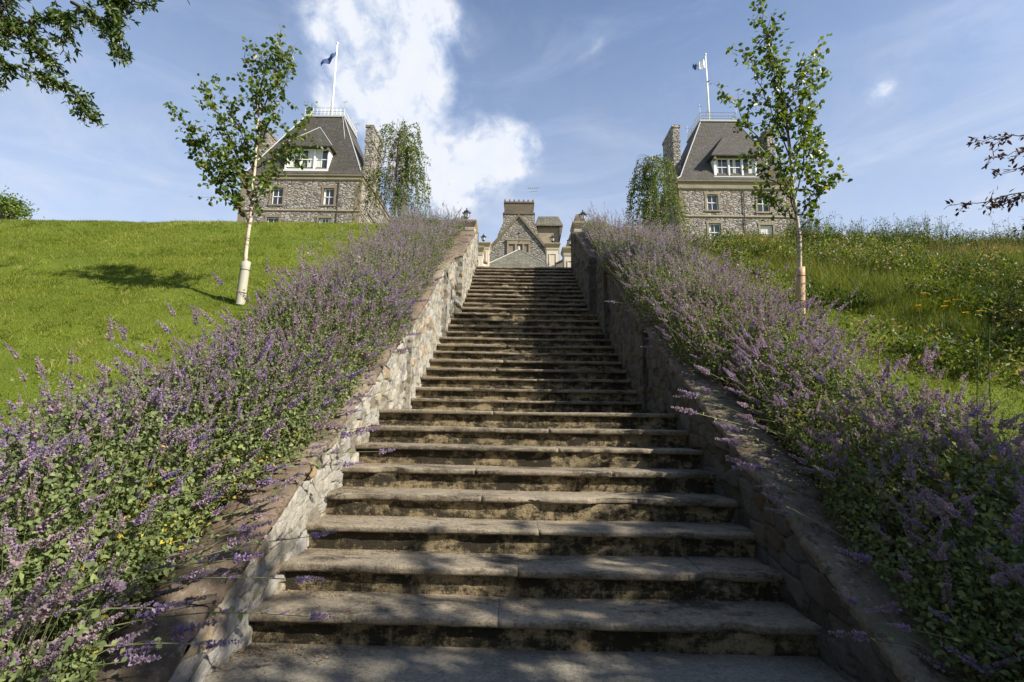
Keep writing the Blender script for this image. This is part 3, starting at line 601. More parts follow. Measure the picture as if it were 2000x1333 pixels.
    if side < 0:  # long leafy sprays lying across the coping towards the lowest steps
        SPR = [((-2.15, 1.85, 0.32), (-1.08, 2.45, 0.33)), ((-2.2, 1.9, 0.4), (-1.20, 2.55, 0.46)), ((-2.1, 1.95, 0.35), (-1.22, 2.75, 0.62)), ((-2.1, 2.6, 0.75), (-1.12, 3.6, 1.02)), ((-2.1, 2.5, 0.7), (-1.30, 3.4, 0.94)), ((-2.3, 1.7, 0.3), (-1.55, 2.05, 0.5)), ((-2.25, 1.8, 0.35), (-1.42, 2.35, 0.60)), ((-2.3, 1.75, 0.2), (-1.35, 2.1, 0.35)), ((-2.1, 3.3, 1.15), (-1.45, 4.2, 1.62)), ((-2.1, 3.9, 1.5), (-1.48, 4.9, 1.98)), ((-2.1, 2.9, 0.95), (-1.42, 3.7, 1.30))]
        for a_, b_ in SPR:
            a_ = np.array(a_); b_ = np.array(b_); nseg = 7; pts = np.array([a_+(b_-a_)*f+np.array([0, 0, 0.10*math.sin(f*math.pi)]) for f in np.linspace(0, 1, nseg)])
            st_.append(stems(pts[:-1], pts[1:], 0.0036)); dd_ = norm((pts[-1]-pts[-2])[None]+[[0, 0, 0.02]])
            sp += place(TF, pts[-1:], dd_, np.array([0.13]), np.array([0.42]))
            m2 = 5; ff = rng.uniform(0.62, 0.98, m2); PP = np.array([np.interp(ff, np.linspace(0, 1, nseg), pts[:, c_]) for c_ in range(3)]).T
            sp += place(TF, PP, norm(rdir(m2)*0.5+dd_+[[0, 0, 0.5]]), np.full(m2, 0.055), np.full(m2, 0.40))
            m2 = 26; ff = rng.uniform(0.0, 0.85, m2); PP = np.array([np.interp(ff, np.linspace(0, 1, nseg), pts[:, c_]) for c_ in range(3)]).T
            tl.append(leaves(PP, norm(rdir(m2)+dd_*0.4), norm(rdir(m2)*0.6+[0, 0, 0.9]), 0.036*rng.uniform(0.6, 1.2, m2), 0.024, 'leaf', rng.random(m2)*0.85))
    cloud('catmint_flowers', sp, M_flower, root); cloud('catmint_stems', st_, M_stem, root); cloud('stem_leaves', tl, M_cat_leaf, root)
catmint(-1, 'sunlit bed of purple catmint spilling over the left coping of the steps')
catmint(1, 'bed of purple catmint along the right coping, lower end in deep shade')

# ------------------------------------------------------------------ grass
def tuft(n, xr, yr, hl, wd, spread, dens=None):
    x = rng.uniform(*xr, n); y = rng.uniform(*yr, n)
    if dens is not None:
        k = rng.random(n) < dens(x, y); x, y = x[k], y[k]
    return x, y
def blades(x, y, hl, wd, spread, tone, lean=0.0):
    m = len(x); z = bank(x, y)-0.01; P = np.stack([x, y, z], 1); D = norm(np.stack([rng.normal(size=m)*spread, rng.normal(size=m)*spread-lean, np.ones(m)], 1))
    return leaves(P, D, rdir(m), hl*rng.uniform(0.5, 1.4, m), wd, 'blade', tone)
parts = []
for (xr, yr, n, hl, wd) in (((-9, -2.9), (2.2, 7.5), 150000, 0.045, 0.006), ((-16, -2.9), (7.5, 13.8), 190000, 0.055, 0.009), ((-28, -15), (9, 14), 40000, 0.06, 0.013)):
    x = rng.uniform(*xr, n); y = rng.uniform(*yr, n); P = np.stack([x, y, x*0], 1)
    cl = fbm(P, 1.1, 4, 9)*1.35; cl2 = vnoise(P, 0.35, 10); k = rng.random(n) < 0.55+0.9*cl+0.3; x, y, cl, cl2 = x[k], y[k], cl[k], cl2[k]
    st2 = vnoise(np.stack([x*0.7, y*3.2, x*0], 1), 1.0, 91)+0.6*vnoise(np.stack([x*2.2, y*5, x*0], 1), 1.0, 92); tn = np.clip(0.42+0.30*cl+0.16*cl2+0.22*st2+rng.normal(size=len(x))*0.17, 0, 0.88); tn = np.where(rng.random(len(x)) < 0.04+0.05*(cl2 > 0.2), rng.uniform(0.9, 1, len(x)), tn)
    parts.append(blades(x, y, hl*(1+0.35*cl), wd, 0.55, tn))
n = 900; cx = rng.uniform(-14, -3.2, n); cy = rng.uniform(4.0, 12.6, n); per = 26; x = np.repeat(cx, per)+rng.normal(size=n*per)*0.06*np.repeat(rng.uniform(0.4, 1.8, n), per); y = np.repeat(cy, per)+rng.normal(size=n*per)*0.05
parts.append(blades(x, y, 0.085, 0.011, 0.8, np.clip(np.repeat(rng.choice([0.1, 0.2, 0.35, 0.7, 0.9], n), per)+rng.normal(size=n*per)*0.05, 0, 1)))
g_l = tag(cloud('lawn_grass', parts, M_grass), 'short sunlit lawn grass covering the left bank', 'grass', kind='stuff')
parts = []
for (xr, yr, n, hl, wd) in (((2.9, 9), (2.2, 7.5), 120000, 0.09, 0.007), ((2.9, 17), (7.0, 13.8), 210000, 0.16, 0.010), ((16, 28), (9, 14), 40000, 0.2, 0.02)):
    x = rng.uniform(*xr, n); y = rng.uniform(*yr, n); P = np.stack([x, y, x*0], 1)
    cl = fbm(P, 0.9, 4, 19)*1.5; cl2 = vnoise(P, 0.45, 20); tall = np.clip((x-4.6)/1.5, 0.0, 1)*np.clip((y-5)/1.5, 0.35, 1)
    tn = np.clip(0.48-0.22*tall+0.4*cl+rng.normal(size=n)*0.18, 0, 0.85); dry = np.clip((y-8)/4, 0, 1)*0.30+0.05+0.25*(vnoise(P, 0.7, 55) > 0.35); tn = np.where(rng.random(n) < dry, rng.uniform(0.86, 1, n), tn)
    parts.append(blades(x, y, hl*(0.55+0.9*tall)*(1+0.6*cl), wd, 0.5, tn, 0.1))
# broad-leaved weeds in clumps
n = 9500; cx = rng.uniform(3.4, 17, n); cy = rng.uniform(5.0, 13.2, n); P = np.stack([cx, cy, cx*0], 1); k = (fbm(P, 0.8, 3, 41) > -0.05) & (cx > 4.2+0.4*vnoise(P, 1, 3)); cx, cy = cx[k], cy[k]
m = len(cx); per = 22; hh = rng.uniform(0.15, 0.45, m); x = np.repeat(cx, per)+rng.normal(size=m*per)*0.07; y = np.repeat(cy, per)+rng.normal(size=m*per)*0.07
z = bank(x, y)+np.repeat(hh, per)*rng.random(m*per); P = np.stack([x, y, z], 1); q = m*per
tn = np.clip(np.repeat(rng.random(m)**1.3, per)*0.75+rng.normal(size=q)*0.12, 0, 0.84); tn = np.where(np.repeat(rng.random(m) < 0.12, per), rng.uniform(0.86, 1, q), tn)
parts.append(leaves(P, rdir(q)+[0, 0, 0.4], rdir(q)*0.8+[0.2, -0.3, 0.8], 0.055*rng.uniform(0.6, 1.6, q), 0.026, 'quad', tn))
tag(cloud('rough_grass', parts, M_rough), 'rough uncut grass and leafy weeds covering the right bank', 'grass', kind='stuff')
# tall weeds on the right crest
parts = []; sts = []; n = 430; x = np.concatenate([rng.uniform(7.2, 13.8, n-60), rng.uniform(7.1, 7.9, 60)]); y = rng.uniform(11.6, 12.9, n); z = bank(x, y); hh = rng.uniform(0.3, 0.95, n)*(0.75+0.35*vnoise(np.stack([x, x*0, x*0], 1), 1.3, 2)); hh[-60:] *= 1.15
P0 = np.stack([x, y, z], 1); P1 = P0+np.stack([rng.normal(size=n)*0.10, rng.normal(size=n)*0.08, hh], 1); sts.append(stems(P0, P1, 0.004))
for k in range(16):
    f = rng.uniform(0.25, 1, (n, 1)); PP = P0+(P1-P0)*f; dd_ = rdir(n)*[1, 1, 0.4]+[0, 0, 0.5]; tip = PP+norm(dd_)*rng.uniform(0.03, 0.13, (n, 1)); sts.append(stems(PP, tip, 0.0022))
    parts.append(leaves(tip, rdir(n), rdir(n), 0.034*rng.uniform(0.4, 1.5, n), 0.024, 'quad', rng.uniform(0, 0.45, n)))
for k in range(9):
    f = rng.uniform(0.0, 0.7, (n, 1)); PP = P0+(P1-P0)*f; parts.append(leaves(PP, rdir(n)+[0, 0, 0.3], rdir(n), 0.07*rng.uniform(0.5, 1.3, n), 0.02, 'quad', rng.uniform(0, 0.8, n)))
w = empty('tall_weeds', (10, 12.2, 6.2), 'tall seeding weeds standing against the sky along the right crest', 'weeds', None, 'stuff')
cloud('weed_leaves', parts, M_rough, w); cloud('weed_stems', sts, M_rough, w)
# yellow flowers on the right bank
yf = empty('yellow_flower_plant', (5.6, 6.3, 3.0), 'leafy plant with yellow daisy-like flowers on the right bank', 'flowers')
for (x, y) in ((5.35, 6.4), (5.5, 6.55), (5.75, 6.35), (5.62, 6.1), (5.9, 6.2), (5.45, 6.2), (6.05, 6.05), (5.2, 6.3), (5.85, 6.6)):
    zb = float(bank(np.array([x]), np.array([y]))[0]); z = zb+random.uniform(0.38, 0.52); a = np.linspace(0, 6.283, 11)[:-1]; m = 10
    D = np.stack([np.cos(a), np.sin(a)-0.2, np.full(m, 0.35)], 1); P = np.repeat(np.array([[x, y, z]]), m, 0)
    st1 = cloud('stem', [stems(np.array([[x, y, zb]]), np.array([[x, y, z]]), 0.003)], M_rough, yf); cloud('flower_head', [leaves(P, D, np.repeat([[0.1, -0.5, 0.9]], m, 0), 0.042, 0.017, 'leaf', rng.random(m))], M_yellow, st1)
# thin bare weed stalks rising out of the right border
for k, (x, y, h) in enumerate(((2.95, 3.3, 1.05), (3.15, 4.4, 0.9), (3.35, 3.6, 1.15))):
    z = float(bank(np.array([x]), np.array([y]))[0]); n = 30; f = np.linspace(0, 1, 8); pts = np.stack([x+0.12*f**2, y+0.03*f, z+h*f], 1)
    w_ = empty('weed_stalk', (x, y, z), ['thin green weed stalk rising nearest the wall from the right catmint', 'rusty brown seeding stalk beyond the right catmint', 'thin outermost green weed stalk at the right frame edge'][k], 'weed')
    mb = MB(); mb.tube(pts, 0.0035, 5); mb.build('stem', M_stem if False else M_twig if k == 1 else M_leaf_w, w_)
    m = 40; q = rng.random(m)**0.7; PP = np.stack([x+0.12*q**2, y+0.03*q, z+h*q], 1); cloud('leaves', [leaves(PP, rdir(m)+[0, 0, 0.6], rdir(m), 0.035, 0.009, 'quad', np.full(m, 0.99 if k == 1 else 0.4))], M_rough, w_)

# ------------------------------------------------------------------ litter on the steps
P = []; 
for i in range(0, 12):
    for _ in range(260 if i < 7 else 120):
        hw = half_w(NY[i]); side_bias = random.random(); x = -hw+abs(random.gauss(0, 0.35)) if side_bias < 0.6 else random.uniform(-hw, hw)
        yb = (NY[i+1]+0.03); y = yb-abs(random.gauss(0, 0.05)) if random.random() < 0.75 else random.uniform(NY[i]+0.03, yb)
        if abs(x) < hw-0.03 and y > NY[i]: P.append((x, y, NZ[i]+0.006))
for _ in range(1500): yy_ = random.uniform(1.7, 9); sd_ = random.choice((-1, 1)); P.append((sd_*random.uniform(1.66, 1.95), yy_, float(zc(yy_))+0.018))
for _ in range(500): P.append((-1.6+abs(random.gauss(0, 0.3)), 2.9-abs(random.gauss(0, 0.15)), 0.006))
P = np.array(P); m = len(P); tag(cloud('leaf_litter', [leaves(P, rdir(m)*[1, 1, 0.25], rdir(m)*0.5+[0, 0, 1], 0.014*rng.uniform(0.4, 1.6, m), 0.008, 'quad')], M_litter), 'dry leaf crumbs lying on the step treads and copings', 'leaf litter', kind='stuff')

# ------------------------------------------------------------------ trees
def interp_path(pts, n):
    pts = np.array(pts, float); d = np.concatenate([[0], np.cumsum(np.linalg.norm(np.diff(pts, axis=0), axis=1))]); s_ = np.linspace(0, d[-1], n)
    out_ = np.stack([np.interp(s_, d, pts[:, k]) for k in range(3)], 1)
    for _ in range(2): out_[1:-1] = 0.5*out_[1:-1]+0.25*(out_[:-2]+out_[2:])
    return out_
def birch(trunk, branches, label, guard_h, guard_mat, guard_label, guard_cat_group, leafn, seed):
    r_ = np.random.default_rng(seed); base = trunk[0]
    root = empty('young_birch', base, label, 'tree', 'young birches on the banks')
    tp = interp_path(trunk, 24); 
    for i in range(len(tp)): tp[i] += r_.normal(size=3)*0.008*(i > 0)
    rr = np.interp(np.linspace(0, 1, 24), [0, 0.3, 0.7, 1], [0.032, 0.026, 0.012, 0.003])
    mb = MB(); mb.tube([base[:2]+(base[2]-0.15,)]+[tuple(p) for p in tp], [0.045]+list(rr), 10); mb.build('trunk', M_bark_b, root, True)
    LP = []; LD = []
    for b in branches+[trunk[-4:]]:
        b = [np.array(p, float) for p in b]; L0 = np.linalg.norm(b[-1]-b[0]); dy = r_.uniform(-0.14, 0.14)*(abs(b[-1][2]-trunk[-1][2]) > 0.01)
        b = [p+np.array([0, dy*k/(len(b)-1), 0]) for k, p in enumerate(b)]
        bp = interp_path(b, 14); bp[1:] += r_.normal(size=(13, 3))*0.02
        mb = MB(); mb.tube([tuple(p) for p in bp], list(np.linspace(0.013, 0.003, 14)), 6)
        tw = max(8, int(L0*11))
        for k in range(tw):
            f = 0.12+0.88*((k+r_.random())/tw); p = np.array([np.interp(f, np.linspace(0, 1, 14), bp[:, a]) for a in range(3)]); ax = norm((bp[min(13, int(f*13)+1)]-bp[max(0, int(f*13)-1)])[None])[0]
            d = norm((ax*0.75+r_.normal(size=3)*0.55+[0, 0, 0.12])[None])[0]; ln = r_.uniform(0.16, 0.58)*(1.1-0.5*f)
            mid = p+d*ln*0.5; end = mid+norm((d+[0, 0, -0.25])[None])[0]*ln*0.5; mb.tube([tuple(p), tuple(mid), tuple(end)], [0.0035, 0.0028, 0.0015], 4)
            for q in range(int(ln*leafn)+2):
                g = r_.random(); pos = p+(mid-p)*g*2 if g < 0.5 else mid+(end-mid)*(g-0.5)*2
                LP.append(pos+r_.normal(size=3)*0.035); LD.append(norm((r_.normal(size=3)*[0.8, 0.8, 0.5]+[0, 0, -0.55])[None])[0])
        mb.build('branch', M_twig, root, True)
    LP = np.array(LP); LD = np.array(LD); n = len(LP); Ls = r_.uniform(0.052, 0.092, n)
    tn = np.clip(r_.beta(2.2, 2.2, n)*0.95, 0, 0.94); tn = np.where(r_.random(n) < 0.03, 1.0, tn)
    cloud('crown', [leaves(LP, LD, norm(r_.normal(size=(n, 3))), Ls, Ls*0.78, 'leaf', tn)], M_leaf_b, root)
    g = empty('tree_guard', base, guard_label, 'tree guard', 'plastic tubes round the young birches')
    a = np.array(trunk[0]); b_ = np.array(trunk[1]); d = (b_-a)/np.linalg.norm(b_-a); mb = MB(); seg = 18; rings = []
    for rad_, seq in ((0.066, np.linspace(-0.08, 1, 9)), (0.061, np.linspace(1, 0.1, 4))):
        for f in seq:
            c_ = a+d*guard_h*f; rings.append([(c_[0]+rad_*math.cos(2*math.pi*k/seg)*(1+0.03*math.sin(5*f+k)), c_[1]+rad_*math.sin(2*math.pi*k/seg), c_[2]+0.012*math.cos(2*math.pi*k/seg)*(f > 0.99)) for k in range(seg)])
    mb.loft(rings, False); mb.build('tube', guard_mat, g, True)
    for f in (0.22, 0.8):
        c_ = a+d*guard_h*f; mb = MB(); mb.lathe(tuple(c_), [(0.0685, -0.006), (0.071, 0.0), (0.0685, 0.006)], 18); mb.build('tie', M_twig, g)
LBT = [(-4.317, 7.0, 2.95), (-4.3, 7.0, 3.553), (-4.308, 7.0, 4.262), (-4.317, 7.0, 5.023), (-4.361, 7.0, 5.907), (-4.37, 7.0, 6.738), (-4.361, 7.0, 7.298)]
LBB = [[(-4.308, 7.0, 4.175), (-4.877, 7.0, 5.111), (-5.376, 7.0, 5.811), (-5.778, 7.0, 6.065)], [(-4.308, 7.0, 4.175), (-4.755, 7.0, 4.761), (-5.166, 7.0, 5.102), (-5.358, 7.0, 5.365)], [(-4.308, 7.0, 4.516), (-4.658, 7.0, 5.373), (-5.096, 7.0, 6.266), (-5.288, 7.0, 6.494)], [(-4.317, 7.0, 5.023), (-4.667, 7.0, 5.82), (-4.938, 7.0, 6.362)], [(-4.326, 7.0, 5.111), (-4.002, 7.0, 5.382), (-3.713, 7.0, 5.829), (-3.573, 7.0, 6.056)], [(-4.335, 7.0, 5.373), (-4.16, 7.0, 6.091), (-3.958, 7.0, 6.642), (-3.923, 7.0, 7.211)], [(-4.361, 7.0, 5.907), (-4.562, 7.0, 6.738), (-4.72, 7.0, 7.298)], [(-4.352, 7.0, 6.003), (-4.142, 7.0, 6.835), (-4.168, 7.0, 7.5)], [(-4.326, 7.0, 4.77), (-4.063, 7.0, 5.12), (-3.845, 7.0, 5.47)], [(-4.308, 7.0, 4.341), (-4.177, 7.0, 4.682), (-4.046, 7.0, 4.945)], [(-4.317, 7.0, 4.98), (-4.991, 7.0, 5.373), (-5.446, 7.0, 5.724)], [(-4.308, 7.0, 4.621), (-4.562, 7.0, 4.971), (-4.781, 7.0, 5.409)]]
RBT = [(4.001, 6.92, 2.905), (4.044, 6.92, 3.519), (4.078, 6.92, 4.237), (4.044, 6.92, 4.73), (4.052, 6.92, 5.404), (4.018, 6.92, 6.46), (3.836, 6.92, 7.377), (3.715, 6.92, 8.034)]
RBB = [[(4.035, 6.92, 4.816), (3.698, 6.92, 5.318), (3.343, 6.92, 6.01), (3.084, 6.92, 6.365)], [(4.035, 6.92, 4.652), (3.75, 6.92, 4.981), (3.464, 6.92, 5.404)], [(4.052, 6.92, 5.318), (3.758, 6.92, 6.278), (3.525, 6.92, 7.005), (3.421, 6.92, 7.23)], [(4.044, 6.92, 5.75), (3.871, 6.92, 6.728), (3.767, 6.92, 7.558)], [(4.035, 6.92, 4.652), (4.295, 6.92, 5.413), (4.485, 6.92, 6.287), (4.545, 6.92, 7.005)], [(4.052, 6.92, 4.315), (4.364, 6.92, 4.816), (4.571, 6.92, 4.989)], [(4.061, 6.92, 4.159), (4.416, 6.92, 4.565), (4.563, 6.92, 5.413), (4.623, 6.92, 5.932)], [(4.026, 6.92, 6.105), (4.286, 6.92, 6.823), (4.511, 6.92, 7.1)], [(4.061, 6.92, 4.315), (3.802, 6.92, 4.565), (3.663, 6.92, 4.808)], [(4.052, 6.92, 5.015), (4.182, 6.92, 5.707), (4.269, 6.92, 6.313)], [(4.052, 6.92, 4.41), (3.879, 6.92, 5.102), (3.836, 6.92, 5.707)]]
birch(LBT, LBB, 'slender young birch with leafy crown on the left lawn in front of the flag tower', 0.62, M_guard_w, 'pale whitish tube round the trunk of the left birch', None, 36, 101)
birch(RBT, RBB, 'tall thin young birch leaning left on the right bank in front of the tower', 0.66, M_guard_o, 'tan orange tube round the trunk of the right birch', None, 36, 202)

def weeping(base, top, rx, label, seed, nstr):
    r_ = np.random.default_rng(seed); root = empty('weeping_birch', base, label, 'tree', 'weeping birches beside the towers'); b = np.array(base); tpt = np.array(top); H = tpt[2]-b[2]
    mb = MB(); tr = interp_path([b-[0, 0, 0.3], b+(tpt-b)*0.4+[0.1, 0, 0], b+(tpt-b)*0.75, tpt], 12); mb.tube([tuple(p) for p in tr], list(np.linspace(0.09, 0.015, 12)), 8); mb.build('trunk', M_bark_b, root, True)
    LP = []; tn = []; mb = MB()
    for k in range(nstr):
        f = r_.uniform(0.38, 1.0)**0.8; a = r_.uniform(0, 6.283); p = np.array([np.interp(f, np.linspace(0, 1, 12), tr[:, q]) for q in range(3)])
        rr_ = rx*r_.uniform(0.15, 1.05)*(0.55+0.65*math.sin(min(1, (1-f)*1.7+0.25)*math.pi*0.5)); e = p+np.array([math.cos(a)*rr_, math.sin(a)*rr_*0.9, r_.uniform(0.0, 0.35)])
        dr = e+np.array([math.cos(a)*0.12, math.sin(a)*0.1, -r_.uniform(0.5, 1.7)]); pth = interp_path([p, (p+e)/2+[0, 0, 0.18], e, (e+dr)/2+[0.02, 0, 0], dr], 12); mb.tube([tuple(q) for q in pth], 0.006, 3)
        if vnoise(np.array([[math.cos(a)*1.3, math.sin(a)*1.3, f*4]]), 1.2, seed)[0] > 0.45: continue
        for q in range(44): 
            g = r_.uniform(0.22, 1.0); LP.append([np.interp(g, np.linspace(0, 1, 12), pth[:, c_])+r_.normal()*0.035 for c_ in range(3)]); tn.append(r_.random()*0.6+0.4*(k % 7)/7)
    mb.build('branches', M_twig, root)
    LP = np.array(LP); n = len(LP); cloud('crown', [leaves(LP, norm(r_.normal(size=(n, 3))*[0.7, 0.7, 0.4]+[0, 0, -0.8]), norm(r_.normal(size=(n, 3))), 0.085*r_.uniform(0.6, 1.2, n), 0.055, 'quad', np.array(tn))], M_leaf_w, root)
weeping((-5.15, 17, 6.4), (-4.85, 17, 12.3), 1.12, 'weeping birch with hanging sprays to the right of the left tower', 5, 250)
weeping((5.0, 17, 6.3), (4.85, 17, 11.2), 0.88, 'weeping birch with hanging sprays to the left of the right tower', 6, 200)

def spray_tree(name, trunk, tr_r, limbs, lm, bark, label, tw_n, leaf_l, leaf_w, density, seed, seeds=False, droop=0.3, limb_r=(0.05, 0.006), yj=0.5, twl=(0.12, 0.4), tone=1.0):
    r_ = np.random.default_rng(seed); root = empty(name, trunk[0], label, 'tree')
    mb = MB(); tp = interp_path(trunk, 14); mb.tube([tuple(p) for p in tp], list(np.linspace(tr_r, tr_r*0.45, 14)), 10); mb.build('trunk', bark, root, True)
    LP = []; LD = []; SP = []; mb = MB()
    for b in limbs:
        b = [np.array(p, float) for p in b]; dy = r_.uniform(-yj, yj); b = [p+np.array([0, dy*k/(len(b)-1), 0]) for k, p in enumerate(b)]; L0 = sum(np.linalg.norm(b[k+1]-b[k]) for k in range(len(b)-1))
        bp = interp_path(b, 16); bp[1:] += r_.normal(size=(15, 3))*0.02; mb.tube([tuple(p) for p in bp], list(np.linspace(limb_r[0], limb_r[1], 16)), 6)
        for k in range(int(L0*tw_n)):
            f = 0.1+0.9*r_.random(); p = np.array([np.interp(f, np.linspace(0, 1, 16), bp[:, a]) for a in range(3)]); ax = norm((bp[min(15, int(f*15)+1)]-bp[max(0, int(f*15)-1)])[None])[0]
            d = norm((ax*0.7+r_.normal(size=3)*0.6+[0, 0, -droop*0.5])[None])[0]; ln = r_.uniform(*twl); mid = p+d*ln*0.5; end = mid+norm((d+[0, 0, -droop])[None])[0]*ln*0.5
            mb.tube([tuple(p), tuple(mid), tuple(end)], [0.005, 0.004, 0.002], 4)
            for q in range(int(ln*density)+2):
                g = r_.random(); pos = p+(mid-p)*g*2 if g < 0.5 else mid+(end-mid)*(g-0.5)*2; LP.append(pos); LD.append(norm((r_.normal(size=3)*0.7+d*0.5+[0, 0, -droop])[None])[0])
            if seeds and r_.random() < 0.34: SP.append(mid)
    mb.build('branches', bark, root, True)
    LP = np.array(LP); LD = np.array(LD); n = len(LP)
    cloud('crown', [leaves(LP+r_.normal(size=(n, 3))*0.02, LD, norm(r_.normal(size=(n, 3))*0.6+[0, 0, 0.8]), leaf_l*r_.uniform(0.6, 1.3, n), leaf_w, 'leaf', r_.random(n)*tone)], lm, root)
    if SP:
        SP = np.array(SP); m = len(SP); c_ = np.repeat(SP, 10, 0)+r_.normal(size=(m*10, 3))*[0.025, 0.025, 0.0]; dz = np.tile(np.linspace(0, 1, 10), m)*np.repeat(r_.uniform(0.08, 0.2, m), 10); c_[:, 2] -= dz+0.03
        cloud('seed_bunches', [leaves(c_, r_.normal(size=(m*10, 3))*0.35+[0, 0, -1], norm(r_.normal(size=(m*10, 3))), 0.035, 0.011, 'quad', np.repeat(r_.random(m), 10))], M_seed, root)
    return root
OH = [[(-8.49, 6.3, 6.94), (-8.04, 6.3, 7.04), (-7.51, 6.3, 7.16), (-7.0, 6.3, 7.43)], [(-8.04, 6.3, 7.04), (-7.93, 6.3, 7.29), (-7.83, 6.3, 7.65)], [(-7.58, 6.3, 7.12), (-7.42, 6.3, 6.68), (-7.17, 6.3, 6.45)], [(-7.0, 6.3, 7.43), (-6.45, 6.3, 7.1), (-6.2, 6.3, 6.75), (-5.97, 6.3, 6.42)], [(-6.55, 6.3, 7.57), (-5.97, 6.3, 7.39), (-5.65, 6.3, 7.25)], [(-8.24, 6.3, 6.5), (-7.42, 6.3, 6.25), (-7.0, 6.3, 6.08), (-6.66, 6.3, 5.84), (-6.40, 6.3, 5.52)], [(-8.28, 6.3, 6.68), (-7.95, 6.3, 6.33), (-7.85, 6.3, 6.05)], [(-8.6, 6.3, 7.47), (-7.86, 6.3, 6.94), (-7.5, 6.3, 6.68), (-7.30, 6.3, 6.55)], [(-7.29, 6.3, 7.29), (-6.95, 6.3, 6.99), (-7.05, 6.3, 6.6)], [(-6.97, 6.3, 7.74), (-6.39, 6.3, 7.57), (-6.2, 6.3, 7.13), (-6.08, 6.3, 6.75)],
      [(-8.6, 6.3, 7.2), (-8.2, 6.3, 6.9), (-7.9, 6.3, 6.75)], [(-7.9, 6.3, 7.9), (-6.9, 6.3, 8.1), (-6.1, 6.3, 8.0), (-5.5, 6.3, 7.75)], [(-7.9, 6.3, 8.0), (-7.2, 6.3, 8.4), (-6.4, 6.3, 8.6)]]
HID = [[(-10.2, 5.6, 5.2), (-9.3, 6.1, 6.4), (-8.49, 6.3, 6.94), (-7.9, 6.3, 7.9)], [(-10.2, 5.6, 5.0), (-9.2, 6.1, 5.9), (-8.24, 6.3, 6.5)], [(-10.2, 5.6, 6.0), (-9.2, 5.4, 7.6), (-8.4, 5.0, 8.3), (-7.4, 4.6, 8.6)], [(-10.2, 5.6, 6.0), (-10.6, 6.6, 7.6), (-10.6, 7.4, 8.6)], [(-10.2, 5.6, 6.0), (-11.6, 5.2, 7.4), (-12.6, 4.8, 8.2)], [(-10.2, 5.6, 6.0), (-10.2, 4.4, 7.6), (-10.1, 3.6, 8.4)]]
spray_tree('overhanging_tree', [(-10.2, 5.6, 1.8), (-10.25, 5.6, 3.6), (-10.2, 5.6, 5.2), (-10.0, 5.7, 7.0)], 0.24, OH+HID, M_leaf_o, M_bark_d, 'dark leafy branches with pale seed bunches hanging in at the upper left', 27, 0.085, 0.036, 60, 31, True, 0.28, (0.026, 0.005), 0.15, (0.08, 0.28))
CP = [[(7.72, 6.3, 5.7), (6.96, 6.3, 5.36), (6.46, 6.3, 5.36)], [(7.5, 6.3, 5.23), (6.91, 6.3, 5.07), (6.33, 6.3, 4.92)], [(7.62, 6.3, 5.07), (6.88, 6.3, 4.83), (6.52, 6.3, 4.75)], [(7.54, 6.3, 4.61), (6.76, 6.3, 4.49), (5.9, 6.3, 4.35)], [(7.39, 6.3, 4.54), (6.82, 6.3, 4.42), (6.45, 6.3, 4.29)], [(7.46, 6.3, 4.16), (7.1, 6.3, 4.01), (6.66, 6.3, 3.86)]]
HC = []
for k in range(16):
    a = rng.uniform(0, 6.283); e = np.array([8.7+math.cos(a)*1.5, 4.7+math.sin(a)*1.6, 4.3+rng.uniform(-0.8, 1.8)]); HC.append([(8.7, 4.7, 3.0+rng.uniform(0, 1.4)), tuple((np.array([8.7, 4.7, 4.0])+e)/2+[0, 0, 0.2]), tuple(e)])
spray_tree('copper_leaved_tree', [(8.7, 4.7, 1.4), (8.75, 4.7, 2.6), (8.65, 4.75, 3.9), (8.6, 4.8, 5.2)], 0.10, HC, M_leaf_c, M_bark_d, 'copper-leaved tree just outside the right edge of the view', 14, 0.065, 0.032, 34, 41, False, 0.1, (0.03, 0.004))
spray_tree('copper_leaved_tree', [(8.9, 6.6, 2.2), (8.95, 6.6, 3.2), (8.8, 6.5, 4.2), (8.4, 6.4, 5.2)], 0.09, CP+[[(8.75, 6.4, 4.9), (8.2, 6.4, 5.5), (7.72, 6.3, 5.7)], [(8.8, 6.5, 4.3), (8.0, 6.4, 5.0), (7.5, 6.3, 5.2)], [(8.85, 6.5, 3.7), (8.0, 6.4, 4.5), (7.45, 6.3, 4.6)]], M_leaf_c, M_bark_d, 'thin twigs of purple leaves reaching in at the right edge of the view', 13, 0.078, 0.034, 26, 42, False, 0.1, (0.012, 0.003), 0.3, (0.06, 0.22))
# the tree behind the viewer that dapples the lowest steps
SH = []
for k in range(64):
    a = rng.uniform(0, 6.283); el = rng.uniform(-0.35, 1.0); rr_ = rng.uniform(0.9, 1.05)
    c0 = np.array([7.4, -0.9, 4.6]); e = c0+np.array([math.cos(a)*2.9*rr_*math.cos(el*0.9), math.sin(a)*2.1*rr_*math.cos(el*0.9), math.sin(el)*2.1]); s0 = np.array([7.1, -1.7, rng.uniform(3.0, 5.5)])
    SH.append([tuple(s0), tuple((s0+e)/2+[0, 0, 0.3]), tuple(e)])
spray_tree('broadleaf_tree', [(7.1, -1.7, 0), (7.15, -1.7, 2.2), (7.1, -1.65, 4.2), (7.1, -1.7, 6.2)], 0.17, SH, M_leaf_o, M_bark_d, 'leafy tree behind the viewer on the right, dappling the lowest steps with shade', 9, 0.12, 0.07, 25, 51, False, 0.2, (0.05, 0.006), 0.0, (0.25, 0.7))
